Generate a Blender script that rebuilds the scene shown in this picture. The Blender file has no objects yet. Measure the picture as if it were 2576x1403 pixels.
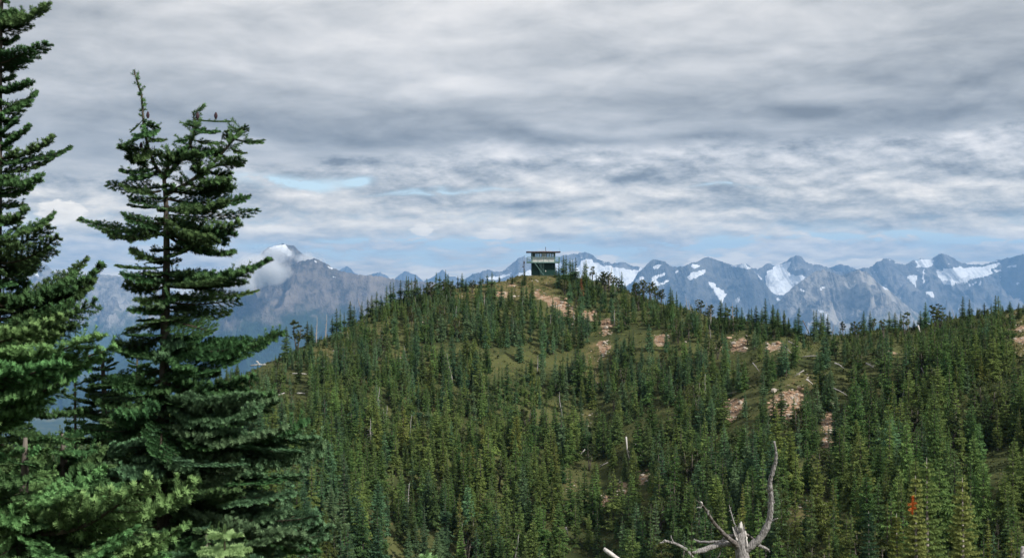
import bpy, math, random
import numpy as np
from math import radians, sin, cos, pi

sc = bpy.context.scene
COL = sc.collection
random.seed(7)
RNG = np.random.default_rng(7)

# ------------------------------------------------------------------ camera, world, sun
F = 3538.0            # focal length in units of 1/2576 of the picture width
CX, CY = 1288.0, 701.5
cd = bpy.data.cameras.new('camera')
cd.sensor_width = 36.0
cd.lens = 36.0 * F / 2576.0
cd.clip_start = 0.1
cd.clip_end = 120000
cam = bpy.data.objects.new('camera', cd)
cam.location = (0, 0, 0)
cam.rotation_euler = (radians(90), 0, 0)
COL.objects.link(cam)
sc.camera = cam

SUN_EL, SUN_AZ = 42.0, 128.0       # azimuth measured from the view direction (+Y) towards +X
SUN_STRENGTH = 3.5
HAZE_DENSITY = 3.5e-5
sd = bpy.data.lights.new('sun', 'SUN')
sd.energy = SUN_STRENGTH
sd.angle = radians(5)
sd.color = (1.0, 0.95, 0.87)
sun = bpy.data.objects.new('sun', sd)
_e, _a = radians(SUN_EL), radians(SUN_AZ)
from mathutils import Vector
sun.rotation_euler = Vector((sin(_a) * cos(_e), cos(_a) * cos(_e), sin(_e))).to_track_quat('Z', 'Y').to_euler()
COL.objects.link(sun)

sc.view_settings.view_transform = 'Standard'
sc.view_settings.look = 'None'
sc.view_settings.gamma = 1
sc.view_settings.exposure = 0.6
sc.view_settings.use_curve_mapping = False
sc.render.engine = 'CYCLES'
sc.cycles.max_bounces = 5
sc.cycles.diffuse_bounces = 2
sc.cycles.transparent_max_bounces = 12
sc.cycles.volume_bounces = 3
sc.cycles.use_denoising = True
sc.cycles.caustics_reflective = False
sc.cycles.caustics_refractive = False


class NT:
    """small helper for wiring node trees"""
    def __init__(s, tree):
        s.t = tree; s.n = tree.nodes; s.l = tree.links
    def node(s, typ, **kw):
        nd = s.n.new(typ)
        for k, v in kw.items(): setattr(nd, k, v)
        return nd
    def put(s, sock, v):
        if isinstance(v, bpy.types.NodeSocket): s.l.new(v, sock)
        elif v is not None:
            if isinstance(v, (tuple, list)) and len(v) == 3 and sock.type == 'RGBA': v = (*v, 1)
            sock.default_value = v
    def m(s, op, a, b=None, c=None, clamp=False):
        nd = s.node('ShaderNodeMath', operation=op, use_clamp=clamp)
        s.put(nd.inputs[0], a); s.put(nd.inputs[1], b)
        if c is not None: s.put(nd.inputs[2], c)
        return nd.outputs[0]
    def mix(s, f, a, b, blend='MIX'):
        nd = s.node('ShaderNodeMix', data_type='RGBA', blend_type=blend)
        s.put(nd.inputs['Factor'], f); s.put(nd.inputs['A'], a) if False else None
        s.put(nd.inputs[6], a); s.put(nd.inputs[7], b)
        return nd.outputs[2]
    def comb(s, x, y, z):
        nd = s.node('ShaderNodeCombineXYZ')
        for i, v in enumerate((x, y, z)): s.put(nd.inputs[i], v)
        return nd.outputs[0]
    def noise(s, vec, scale, detail=5, rough=0.55, dist=0.0, out=0):
        nd = s.node('ShaderNodeTexNoise')
        s.put(nd.inputs['Vector'], vec); nd.inputs['Scale'].default_value = scale
        nd.inputs['Detail'].default_value = detail; nd.inputs['Roughness'].default_value = rough
        nd.inputs['Distortion'].default_value = dist
        return nd.outputs[out]
    def ramp(s, v, a, b, smooth=True):
        nd = s.node('ShaderNodeMapRange', interpolation_type='SMOOTHSTEP' if smooth else 'LINEAR')
        s.put(nd.inputs[0], v); nd.inputs[1].default_value = a; nd.inputs[2].default_value = b
        return nd.outputs[0]


def build_world():
    w = bpy.data.worlds.new('World'); sc.world = w; w.use_nodes = True
    t = NT(w.node_tree); w.node_tree.nodes.clear()
    out = t.node('ShaderNodeOutputWorld'); bg = t.node('ShaderNodeBackground')
    bg.inputs[1].default_value = 0.1
    t.l.new(bg.outputs[0], out.inputs[0])
    sky = t.node('ShaderNodeTexSky', sky_type='NISHITA', sun_disc=False)
    sky.sun_elevation = radians(SUN_EL); sky.sun_rotation = radians(SUN_AZ)
    sky.altitude = 2000; sky.air_density = 1.0; sky.dust_density = 0.6
    tc = t.node('ShaderNodeTexCoord')
    D = tc.outputs['Generated']
    sp = t.node('ShaderNodeSeparateXYZ'); t.l.new(D, sp.inputs[0])
    dx, dy, dz = sp.outputs
    # cloud deck: features get flatter towards the horizon
    g = t.m('POWER', t.m('MAXIMUM', dz, 0.0001), 0.72)
    V1 = t.comb(dx, dy, t.m('MULTIPLY', g, 2.6))
    V2 = t.comb(dx, dy, t.m('MULTIPLY', g, 1.9))
    def up(vec, d):
        nd = t.node('ShaderNodeVectorMath', operation='ADD'); t.l.new(vec, nd.inputs[0]); nd.inputs[1].default_value = (0.004, 0, d); return nd.outputs[0]
    nb = t.noise(V1, 5.0, 5, 0.45, 0.25)
    nm = t.noise(V1, 13.0, 7, 0.55, 0.3)
    nd_ = t.noise(V1, 34.0, 6, 0.60, 0.3)
    nf = t.noise(V2, 26.0, 10, 0.62, 0.15)
    nfu = t.noise(up(V2, 0.014), 26.0, 10, 0.62, 0.15)
    nl = t.noise(V2, 9.0, 7, 0.56, 0.15)
    nlu = t.noise(up(V2, 0.036), 9.0, 7, 0.56, 0.15)
    nmu = t.noise(up(V1, 0.030), 13.0, 7, 0.55, 0.3)
    nw = t.noise(V2, 7.0, 4, 0.5, 0.2, out=1)
    sw = t.node('ShaderNodeSeparateXYZ'); t.l.new(nw, sw.inputs[0])
    # warped direction used by the large shapes of the deck
    wx = t.m('ADD', dx, t.m('MULTIPLY', t.m('SUBTRACT', sw.outputs[0], 0.5), 0.12))
    wz = t.m('ADD', dz, t.m('MULTIPLY', t.m('SUBTRACT', sw.outputs[1], 0.5), 0.045))
    edge = t.m('SUBTRACT', wz, t.m('MULTIPLY', t.m('MAXIMUM', t.m('MINIMUM', dx, 0.45), -0.45), 0.058))
    edge = t.m('ADD', edge, t.m('MULTIPLY', t.m('SUBTRACT', nf, 0.5), 0.035))
    low = t.ramp(edge, 0.097, 0.083)            # 1 in the lower broken rows, 0 in the smooth deck
    front = t.ramp(dy, 0.0, 0.25)
    def blob(px, py, rx, ry, sharp=1.0):
        ax = (px - CX) / F; ez = (CY - py) / F
        a = t.m('DIVIDE', t.m('SUBTRACT', wx, ax), rx / F)
        b = t.m('DIVIDE', t.m('SUBTRACT', wz, ez), ry / F)
        q = t.m('ADD', t.m('MULTIPLY', a, a), t.m('MULTIPLY', b, b))
        return t.m('EXPONENT', t.m('MULTIPLY', q, -1.0 * sharp))
    # smooth deck brightness (linear)
    b = t.m('ADD', 0.405, t.m('MULTIPLY', t.m('SUBTRACT', nb, 0.5), 0.30))
    b = t.m('ADD', b, t.m('MULTIPLY', t.m('SUBTRACT', nm, 0.5), 0.16))
    b = t.m('ADD', b, t.m('MULTIPLY', t.m('SUBTRACT', nm, nmu), 0.30))
    b = t.m('ADD', b, t.m('MULTIPLY', t.m('SUBTRACT', nd_, 0.5), 0.09))
    for (px, py, rx, ry, amp) in [
            (1150, 345, 620, 42, -0.125), (1750, 260, 700, 50, -0.10), (2500, 180, 420, 85, -0.15),
            (2250, 290, 500, 40, -0.09), (1500, 150, 500, 40, -0.05), (750, 330, 300, 60, -0.04), (500, 250, 400, 40, -0.04),
            (1180, 245, 150, 38, 0.16), (950, 110, 450, 130, 0.10), (2050, 240, 330, 22, 0.10),
            (1600, 60, 600, 50, 0.06), (300, 330, 500, 60, -0.06), (250, 100, 500, 80, -0.02), (1500, 320, 180, 14, 0.06), (1900, 345, 500, 22, -0.08)]:
        b = t.m('ADD', b, t.m('MULTIPLY', t.m('MULTIPLY', blob(px, py, rx, ry), front), amp))
    # broken lower rows: heaps lit from above, flat grey bases
    l = t.m('ADD', 0.56, t.m('MULTIPLY', t.m('SUBTRACT', nl, 0.5), 0.30))
    l = t.m('ADD', l, t.m('MULTIPLY', t.m('SUBTRACT', nf, nfu), 1.5))
    l = t.m('ADD', l, t.m('MULTIPLY', t.m('SUBTRACT', nl, nlu), 1.3))
    l = t.m('ADD', l, t.m('MULTIPLY', t.ramp(dz, 0.07, 0.0), 0.30))
    for (px, py, rx, ry, amp) in [
            (2350, 478, 330, 12, -0.15), (1650, 440, 300, 14, -0.08), (1500, 500, 900, 22, 0.03), (1250, 590, 90, 22, 0.24),
            (1060, 585, 45, 20, 0.24), (230, 540, 60, 40, 0.26), (1030, 540, 60, 22, -0.16), (2350, 395, 400, 30, 0.07),
            (1850, 600, 1200, 14, -0.04), (90, 520, 100, 60, 0.05), (180, 640, 90, 30, -0.08)]:
        l = t.m('ADD', l, t.m('MULTIPLY', t.m('MULTIPLY', blob(px, py, rx, ry), front), amp))
    bri = t.m('ADD', t.m('MULTIPLY', b, t.m('SUBTRACT', 1.0, low)), t.m('MULTIPLY', l, low))
    l = t.m('ADD', 0.47, t.m('MULTIPLY', t.m('SUBTRACT', l, 0.66), 0.62))
    bri = t.m('ADD', t.m('MULTIPLY', b, t.m('SUBTRACT', 1.0, low)), t.m('MULTIPLY', l, low))
    puff = None
    for (px, py, rx, ry) in [(1522, 662, 34, 26), (1768, 662, 46, 24), (1835, 660, 62, 27), (1905, 672, 34, 20), (2150, 664, 80, 15), (1600, 674, 34, 16), (1990, 668, 60, 12), (1070, 692, 46, 14), (2552, 655, 22, 18), (2420, 668, 50, 10), (1240, 590, 62, 17), (1058, 580, 34, 16), (205, 545, 60, 36), (1440, 640, 30, 14)]:
        q = t.m('MULTIPLY', t.m('EXPONENT', t.m('MULTIPLY', t.m('ADD', t.m('POWER', t.m('ABSOLUTE', t.m('DIVIDE', t.m('SUBTRACT', dx, (px - CX) / F), rx / F)), 2.0),
                                                         t.m('POWER', t.m('ABSOLUTE', t.m('DIVIDE', t.m('SUBTRACT', dz, (CY - py) / F), ry / F)), 2.0)), -1.0)), front)
        puff = q if puff is None else t.m('MAXIMUM', puff, q)
    nq = t.noise(V2, 60.0, 6, 0.6, 0.2)
    puff = t.ramp(t.m('ADD', puff, t.m('MULTIPLY', t.m('SUBTRACT', nq, 0.5), 1.3)), 0.38, 0.62)
    bri = t.m('ADD', bri, t.m('MULTIPLY', puff, t.m('SUBTRACT', t.m('ADD', 0.74, t.m('MULTIPLY', t.m('SUBTRACT', nq, 0.5), 0.6)), bri)))
    bri = t.m('MINIMUM', t.m('MAXIMUM', bri, 0.17), 0.80)
    # cloud colour: darker parts bluer, bright parts warm white
    k = t.ramp(bri, 0.22, 0.66, False)
    tint = t.mix(k, (0.93, 0.985, 1.035), (1.04, 1.0, 0.965))
    tint = t.mix(t.ramp(dz, 0.10, 0.01), tint, (1.27, 1.14, 0.88), 'MULTIPLY')
    vm = t.node('ShaderNodeVectorMath', operation='SCALE')
    t.l.new(tint, vm.inputs[0]); t.put(vm.inputs[3], t.m('MULTIPLY', bri, 10.0))
    cloud = vm.outputs[0]
    # clear gaps
    gap = t.m('MULTIPLY', t.ramp(nf, 0.48, 0.38), 0.40)
    gap = t.m('MULTIPLY', gap, low)
    gap = t.m('MULTIPLY', gap, t.ramp(dz, 0.06, 0.02))
    for (px, py, rx, ry, amp) in [(730, 462, 130, 13, 1.5), (905, 462, 30, 9, 1.5), (1850, 492, 75, 4, 1.2), (1150, 494, 130, 5, 0.9),
                                  (1500, 612, 700, 9, 1.6), (2300, 612, 400, 8, 1.4), (900, 612, 120, 14, 1.3), (60, 590, 90, 20, 0.5),
                                  (1150, 640, 300, 20, 0.55), (1750, 640, 500, 16, 0.4)]:
        q = t.m('MULTIPLY', t.m('MULTIPLY', blob(px, py, rx, ry), front), amp)
        q = t.m('MULTIPLY', q, t.ramp(nf, 0.60, 0.46))
        gap = t.m('ADD', gap, q)
    gap = t.m('MULTIPLY', t.m('MINIMUM', gap, 0.92), t.m('SUBTRACT', 1.0, puff))
    blue = t.mix(0.62, sky.outputs[0], (5.2, 6.5, 6.8))
    col = t.mix(gap, cloud, blue)
    # below the horizon
    below = t.ramp(dz, -0.002, -0.03)
    col = t.mix(below, col, (1.3, 1.7, 2.1))
    t.l.new(col, bg.inputs[0])

build_world()

# ------------------------------------------------------------------ numpy noise
_P = np.random.default_rng(3).permutation(4096)
_G = np.random.default_rng(4).random(4096) * 2 - 1

def vnoise(x, y, seed=0):
    xi = np.floor(x).astype(np.int64); yi = np.floor(y).astype(np.int64)
    fx = x - xi; fy = y - yi
    fx = fx * fx * fx * (fx * (fx * 6 - 15) + 10); fy = fy * fy * fy * (fy * (fy * 6 - 15) + 10)
    def h(i, j): return _G[_P[(_P[(i + seed * 131) & 4095] + j * 7 + seed) & 4095]]
    a = h(xi, yi); b = h(xi + 1, yi); c = h(xi, yi + 1); d = h(xi + 1, yi + 1)
    return (a * (1 - fx) + b * fx) * (1 - fy) + (c * (1 - fx) + d * fx) * fy

def fbm(x, y, oct=5, seed=0, gain=0.5):
    s = 0; a = 1.0
    for o in range(oct):
        s = s + a * vnoise(x * 2 ** o + 17.3 * o, y * 2 ** o - 9.1 * o, seed + o); a *= gain
    return s

def ridged(x, y, oct=6, seed=0, gain=0.55):
    s = 0; a = 1.0; w = 1.0
    for o in range(oct):
        n = 1 - np.abs(vnoise(x * 2.03 ** o + 11.7 * o, y * 2.03 ** o + 5.2 * o, seed + o)) * 1.6
        n = np.clip(n, 0, 1) ** 2 * w
        s = s + n * a; w = np.clip(n * 1.6, 0, 1); a *= gain
    return s

def sstep(x, a, b):
    t = np.clip((x - a) / (b - a), 0, 1); return t * t * (3 - 2 * t)

def inpoly(px, py, poly):
    poly = np.asarray(poly, float); n = len(poly); ins = np.zeros(px.shape, bool); j = n - 1
    for i in range(n):
        xi, yi = poly[i]; xj, yj = poly[j]
        c = ((yi > py) != (yj > py)) & (px < (xj - xi) * (py - yi) / (yj - yi + 1e-9) + xi)
        ins ^= c; j = i
    return ins

# ------------------------------------------------------------------ mesh helpers
def mesh_from(name, V, T, mats=(), smooth=False, attrs=None, midx=None, quads=None):
    me = bpy.data.meshes.new(name)
    V = np.asarray(V, np.float32); T = np.asarray(T, np.int32).reshape(-1, 3)
    Q = np.zeros((0, 4), np.int32) if quads is None else np.asarray(quads, np.int32).reshape(-1, 4)
    me.vertices.add(len(V)); me.vertices.foreach_set('co', V.ravel())
    nl = len(T) * 3 + len(Q) * 4
    me.loops.add(nl); me.loops.foreach_set('vertex_index', np.concatenate([T.ravel(), Q.ravel()]))
    npoly = len(T) + len(Q)
    me.polygons.add(npoly)
    st = np.concatenate([np.arange(len(T)) * 3, len(T) * 3 + np.arange(len(Q)) * 4]).astype(np.int32)
    me.polygons.foreach_set('loop_start', st)
    if midx is not None: me.polygons.foreach_set('material_index', np.asarray(midx, np.int32))
    me.polygons.foreach_set('use_smooth', np.full(npoly, smooth))
    for m in mats: me.materials.append(m)
    for k, a in (attrs or {}).items():
        at = me.attributes.new(k, 'FLOAT', 'POINT'); at.data.foreach_set('value', np.asarray(a, np.float32))
    me.update(calc_edges=True)
    return me

def add(name, me, parent=None, loc=None, label=None, cat=None, group=None, kind=None):
    o = bpy.data.objects.new(name, me); COL.objects.link(o)
    if parent is not None: o.parent = parent
    if loc is not None: o.location = loc
    if label: o['label'] = label
    if cat: o['category'] = cat
    if group: o['group'] = group
    if kind: o['kind'] = kind
    return o

class MB:
    def __init__(s): s.V = []; s.T = []; s.n = 0
    def add(s, V, T):
        s.V.append(np.asarray(V, float)); s.T.append(np.asarray(T, int) + s.n); s.n += len(V)
    def box(s, x0, x1, y0, y1, z0, z1):
        V = [(x, y, z) for z in (z0, z1) for y in (y0, y1) for x in (x0, x1)]
        Q = [(0, 2, 3, 1), (4, 5, 7, 6), (0, 1, 5, 4), (2, 6, 7, 3), (0, 4, 6, 2), (1, 3, 7, 5)]
        T = [t for q in Q for t in ((q[0], q[1], q[2]), (q[0], q[2], q[3]))]
        s.add(V, T)
    def bar(s, p, q, w, h=None):
        """square bar from p to q"""
        p = Vector(p); q = Vector(q); d = (q - p).normalized()
        u = d.cross(Vector((0, 0, 1)))
        if u.length < 1e-3: u = Vector((1, 0, 0))
        u.normalize(); v = d.cross(u).normalized(); h = h or w
        V = [tuple(c + u * a * w / 2 + v * b * h / 2) for c in (p, q) for a, b in ((-1, -1), (1, -1), (1, 1), (-1, 1))]
        Q = [(0, 1, 5, 4), (1, 2, 6, 5), (2, 3, 7, 6), (3, 0, 4, 7), (3, 2, 1, 0), (4, 5, 6, 7)]
        s.add(V, [t for q in Q for t in ((q[0], q[1], q[2]), (q[0], q[2], q[3]))])
    def tube(s, pts, rad, n=6, rough=0.0, rng=None, cap=True):
        pts = np.asarray(pts, float); m = len(pts)
        rad = np.broadcast_to(np.asarray(rad, float), (m,))
        tan = np.gradient(pts, axis=0); tan /= np.linalg.norm(tan, axis=1)[:, None] + 1e-9
        up = np.array([0, 0, 1.0]) if abs(tan[0][2]) < 0.9 else np.array([1.0, 0, 0])
        u = np.cross(tan, up); u /= np.linalg.norm(u, axis=1)[:, None] + 1e-9
        v = np.cross(tan, u)
        an = np.arange(n) * 2 * pi / n
        r = rad[:, None] * np.ones(n)
        if rough: r = r * (1 + rough * (rng or RNG).standard_normal((m, n)))
        V = pts[:, None, :] + r[..., None] * (np.cos(an)[None, :, None] * u[:, None, :] + np.sin(an)[None, :, None] * v[:, None, :])
        V = V.reshape(-1, 3); T = []
        i = np.arange(m - 1)[:, None] * n; j = np.arange(n)[None, :]; k = (j + 1) % n
        a = (i + j).ravel(); b = (i + k).ravel(); c = (i + n + k).ravel(); d = (i + n + j).ravel()
        T = np.concatenate([np.stack([a, b, c], 1), np.stack([a, c, d], 1)])
        if cap:
            V = np.vstack([V, pts[0], pts[-1]]); nn = m * n
            j = np.arange(n); k = (j + 1) % n
            T = np.concatenate([T, np.stack([k, j, np.full(n, nn)], 1), np.stack([(m - 1) * n + j, (m - 1) * n + k, np.full(n, nn + 1)], 1)])
        s.add(V, T)
    def mesh(s, name, mat, smooth=False):
        return mesh_from(name, np.vstack(s.V), np.vstack(s.T), [mat], smooth)

# ------------------------------------------------------------------ materials
def mat_base(name, rough=0.85, spec=0.25):
    m = bpy.data.materials.new(name); m.use_nodes = True
    t = NT(m.node_tree); b = m.node_tree.nodes['Principled BSDF']
    b.inputs['Roughness'].default_value = rough
    b.inputs['Specular IOR Level'].default_value = spec
    return m, t, b

def mat_noise(name, c1, c2, scale=5.0, rough=0.85, bump=0.0, detail=5, coords='Object', stretch=None, spec=0.25):
    m, t, b = mat_base(name, rough, spec)
    tc = t.node('ShaderNodeTexCoord'); v = tc.outputs[coords]
    if stretch:
        mp = t.node('ShaderNodeMapping'); t.l.new(v, mp.inputs[0]); mp.inputs['Scale'].default_value = stretch; v = mp.outputs[0]
    n = t.noise(v, scale, detail)
    t.l.new(t.mix(t.ramp(n, 0.35, 0.65), c1, c2), b.inputs['Base Color'])
    if bump:
        bp = t.node('ShaderNodeBump'); bp.inputs['Strength'].default_value = bump; t.l.new(n, bp.inputs['Height'])
        bp.inputs['Distance'].default_value = 0.05
        t.l.new(bp.outputs[0], b.inputs['Normal'])
    return m

def mat_needles(name, dark, light, tip=None, var=0.35, trans=0.25):
    """foliage: random value per tree, clumped value in the crown, young growth on the attribute 'tip'"""
    m, t, b = mat_base(name, 0.75, 0.15)
    tc = t.node('ShaderNodeTexCoord'); oi = t.node('ShaderNodeObjectInfo'); ge = t.node('ShaderNodeNewGeometry')
    n = t.noise(ge.outputs['Position'], 1.7, 4)
    f = t.m('ADD', t.ramp(n, 0.3, 0.7), t.m('MULTIPLY', t.m('SUBTRACT', oi.outputs['Random'], 0.5), 0.9), clamp=True)
    c = t.mix(f, dark, light)
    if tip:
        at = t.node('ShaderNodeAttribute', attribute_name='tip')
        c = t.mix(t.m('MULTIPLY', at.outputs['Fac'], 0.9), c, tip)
    r2 = t.m('FRACT', t.m('MULTIPLY', oi.outputs['Random'], 7.31))
    hs = t.node('ShaderNodeHueSaturation')
    t.put(hs.inputs['Hue'], t.m('ADD', 0.5, t.m('MULTIPLY', t.m('SUBTRACT', r2, 0.5), 0.05)))
    t.put(hs.inputs['Value'], t.m('ADD', 1.0 - var / 2, t.m('MULTIPLY', t.m('FRACT', t.m('MULTIPLY', oi.outputs['Random'], 13.7)), var)))
    t.l.new(c, hs.inputs['Color'])
    t.l.new(hs.outputs[0], b.inputs['Base Color'])
    tr = t.node('ShaderNodeBsdfTranslucent'); t.l.new(hs.outputs[0], tr.inputs[0])
    ms = t.node('ShaderNodeMixShader'); ms.inputs[0].default_value = trans
    t.l.new(b.outputs[0], ms.inputs[1]); t.l.new(tr.outputs[0], ms.inputs[2])
    t.l.new(ms.outputs[0], m.node_tree.nodes['Material Output'].inputs[0])
    return m

M_YELLOW = mat_needles('yellow_green_needles', (0.070, 0.105, 0.028), (0.16, 0.20, 0.06), tip=(0.30, 0.38, 0.12))
TINTS = {
    'dark green': mat_needles('dark_green_needles', (0.042, 0.079, 0.025), (0.116, 0.192, 0.064)),
    'blue-green': mat_needles('blue_green_needles', (0.046, 0.098, 0.048), (0.134, 0.228, 0.107)),
    'olive': mat_needles('olive_needles', (0.062, 0.096, 0.025), (0.186, 0.228, 0.058)),
    'mid-green': mat_needles('mid_green_needles', (0.054, 0.106, 0.029), (0.163, 0.240, 0.068)),
}
M_PINE = mat_needles('pine_needles', (0.045, 0.068, 0.024), (0.120, 0.150, 0.050))
M_RUST = mat_noise('rust_needles', (0.17, 0.045, 0.02), (0.32, 0.10, 0.035), 8)
M_ORANGE = mat_noise('orange_needles', (0.62, 0.19, 0.05), (0.75, 0.27, 0.08), 8)
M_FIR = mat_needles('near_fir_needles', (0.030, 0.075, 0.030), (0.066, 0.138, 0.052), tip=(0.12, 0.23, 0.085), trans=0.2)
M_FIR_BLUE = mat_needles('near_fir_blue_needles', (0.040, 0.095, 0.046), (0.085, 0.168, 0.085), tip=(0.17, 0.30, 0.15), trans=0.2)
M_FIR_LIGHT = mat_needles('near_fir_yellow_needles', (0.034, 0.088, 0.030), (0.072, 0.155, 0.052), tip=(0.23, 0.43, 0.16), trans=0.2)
M_TIP = mat_needles('fresh_tip_needles', (0.10, 0.20, 0.07), (0.16, 0.28, 0.10), tip=(0.34, 0.52, 0.24), trans=0.25)
M_BARK = mat_noise('bark', (0.05, 0.042, 0.035), (0.16, 0.14, 0.12), 12, 0.95, 0.6, stretch=(1, 1, 0.35))
M_TWIG = mat_noise('twig_bark', (0.04, 0.032, 0.025), (0.10, 0.08, 0.06), 20)
M_GREYWOOD = mat_noise('weathered_wood', (0.15, 0.14, 0.135), (0.46, 0.44, 0.435), 22, 0.85, 0.9, detail=8, stretch=(3, 3, 0.6))
M_DARKWOOD = mat_noise('dark_weathered_wood', (0.07, 0.06, 0.055), (0.22, 0.20, 0.19), 16, 0.85, 0.5)
M_WHITEWOOD = mat_noise('bleached_wood', (0.40, 0.38, 0.37), (0.68, 0.65, 0.62), 14, 0.8, 0.4)
M_STONE = mat_noise('pale_stone', (0.24, 0.21, 0.175), (0.50, 0.45, 0.39), 0.7, 0.9, coords='Object')
M_ORANGE_STONE = mat_noise('orange_stone', (0.27, 0.165, 0.105), (0.47, 0.335, 0.24), 0.7, 0.9, coords='Object')
M_SHRUB = mat_noise('shrub_leaves', (0.035, 0.055, 0.018), (0.12, 0.135, 0.045), 0.9, 0.8, coords='Object')

# ------------------------------------------------------------------ hillside
RIDGE = np.array([(-900, 1400), (-400, 1300), (0, 1180), (225, 1135), (500, 1010), (640, 930), (771, 868), (856, 837), (956, 772), (1000, 759),
                  (1084, 736), (1184, 719), (1285, 706), (1337, 695.5), (1398, 696), (1466, 700), (1540, 717), (1600, 739), (1673, 766),
                  (1736, 779), (1798, 804), (1860, 808), (1981, 827), (2022, 849), (2150, 847), (2205, 832), (2290, 832), (2377, 806),
                  (2461, 792), (2576, 776), (3000, 750), (3600, 740)], float)
RDEP = np.array([(-900, 230), (0, 235), (600, 252), (1000, 288), (1337, 303), (1500, 300), (1700, 275), (2000, 246), (2300, 240), (2576, 232), (3600, 220)], float)
TX, TY = (1366.9 - CX) / F * 300, 302.5      # lookout centre
TZ = (CY - 692.9) / F * 300
MY = 1293.0

def hill(X, Y):
    X = np.asarray(X, float); Y = np.asarray(Y, float)
    u = CX + F * X / np.maximum(Y, 130.0)
    Yr = np.interp(u, RDEP[:, 0], RDEP[:, 1]); pr = np.interp(u, RIDGE[:, 0], RIDGE[:, 1])
    zr = (CY - pr) / F * Yr
    Yb = 0.63 * Yr; zb = -0.215 * Yb
    mf = (zr - zb) / (Yr - Yb)
    d = Yr - Y
    # a face that is a little steeper low down, flatter towards the crest
    tt = np.clip(d / (Yr - Yb), 0, 3)
    zf = zr - mf * (Yr - Yb) * (0.80 * tt + 0.20 * tt ** 2)
    zback = zr + 0.42 * d
    k = 1.3
    a = np.minimum(zf, zback); bb = np.abs(zf - zback)
    z = a - k * np.log1p(np.exp(-np.minimum(bb, 60) / k)) + k * math.log(2)
    zn = -2.0 - 0.30 * np.maximum(Y, -40) - 0.0 * X
    zn = zn + 0.6 * fbm(X / 9, Y / 9, 3, 9) * sstep(np.abs(Y), 2, 15)
    hi = np.maximum(z, zn); bb = np.abs(z - zn)
    z = np.where(Y < Yr, hi + 4 * np.log1p(np.exp(-np.minimum(bb, 100) / 4)), z)
    env = 0.12 + 0.88 * sstep(np.abs(d), 4, 45)
    n = 1.5 * fbm(X / 26, Y / 26, 4, 21) + 2.2 * (fbm(X / 60 + 3, Y / 90, 2, 33))
    z = z + n * env * sstep(Y, 60, 150)
    r = np.hypot((X - TX), (Y - TY))
    z = z * sstep(r, 4.5, 9) + TZ * (1 - sstep(r, 4.5, 9))
    far = sstep(Y, 300, 2400)
    return z + 120 * far * fbm(X / 500, Y / 500, 4, 44)

def P(px, py, Y):
    return Vector(((px - CX) / F * Y, Y, (CY - py) / F * Y))

def ground_at(px, py, y0=140.0, y1=330.0):
    """the point where the ray through (px, py) meets the hillside"""
    ys = np.arange(y0, y1, 0.5); xs = (px - CX) / F * ys; zs = (CY - py) / F * ys
    h = hill(xs, ys); hit = np.nonzero(zs <= h)[0]
    i = hit[0] if len(hit) else int(np.argmin(zs - h))
    Y = ys[i]; return Vector((xs[i], Y, float(hill(xs[i], Y))))

def cA(*pts): return [(1333.3 + x * .2376, 633.3 + y * .2376) for x, y in pts]
def cB(*pts): return [(600 + x * .2376, 800 + y * .2376) for x, y in pts]
def cC(*pts): return [(1133.3 + x * .2870, 1000 + y * .2870) for x, y in pts]
def cE(*pts): return [(1800 + x * .2613, 766.7 + y * .2613) for x, y in pts]
def c1(*pts): return [(1200 + x * .1901, 573.3 + y * .1901) for x, y in pts]
def c4(*pts): return [(1600 + x * .2870, 1000 + y * .2870) for x, y in pts]
def c5(*pts): return [(600 + x * .2847, 566.7 + y * .2847) for x, y in pts]
def c6(*pts): return [(1333.3 + x * .2613, 566.7 + y * .2613) for x, y in pts]
def c7(*pts): return [(1933.3 + x * .2613, 566.7 + y * .2613) for x, y in pts]

EARTH = [cA((30, 405), (130, 410), (140, 470), (120, 505), (50, 500)), cA((150, 470), (330, 470), (340, 600), (200, 590), (150, 530)),
         cA((300, 500), (480, 580), (470, 720), (380, 700), (300, 590)), cA((530, 620), (700, 620), (700, 730), (560, 730)),
         cA((740, 720), (870, 700), (870, 880), (760, 880)), cA((730, 940), (840, 930), (840, 1140), (740, 1120)),
         cA((1310, 890), (1470, 880), (1480, 980), (1320, 990)), cE((140, 360), (300, 300), (300, 460), (150, 450)),
         cE((480, 350), (670, 360), (640, 450), (490, 450)), cE((520, 930), (680, 820), (880, 830), (830, 1150), (700, 1160), (530, 1100)),
         cE((1030, 1040), (1150, 1040), (1130, 1390), (1030, 1390)), cE((20, 910), (290, 900), (290, 1010), (30, 1010)),
         cE((90, 1000), (220, 990), (210, 1120), (90, 1120)), cE((0, 370), (60, 370), (50, 430), (0, 430)),
         cC((1320, 860), (1420, 860), (1400, 990), (1320, 980)), cC((1660, 640), (1740, 640), (1730, 760), (1650, 760)),
         cC((1460, 740), (1520, 740), (1520, 850), (1460, 850)), c1((380, 740), (560, 720), (540, 780), (380, 790)), c1((230, 860), (420, 830), (420, 930), (250, 940)),
         [(2552, 822), (2600, 818), (2600, 834), (2556, 836)], [(2545, 850), (2600, 848), (2600, 866), (2560, 868)], cE((1660, 440), (1760, 440), (1760, 480), (1660, 480))]
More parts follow.
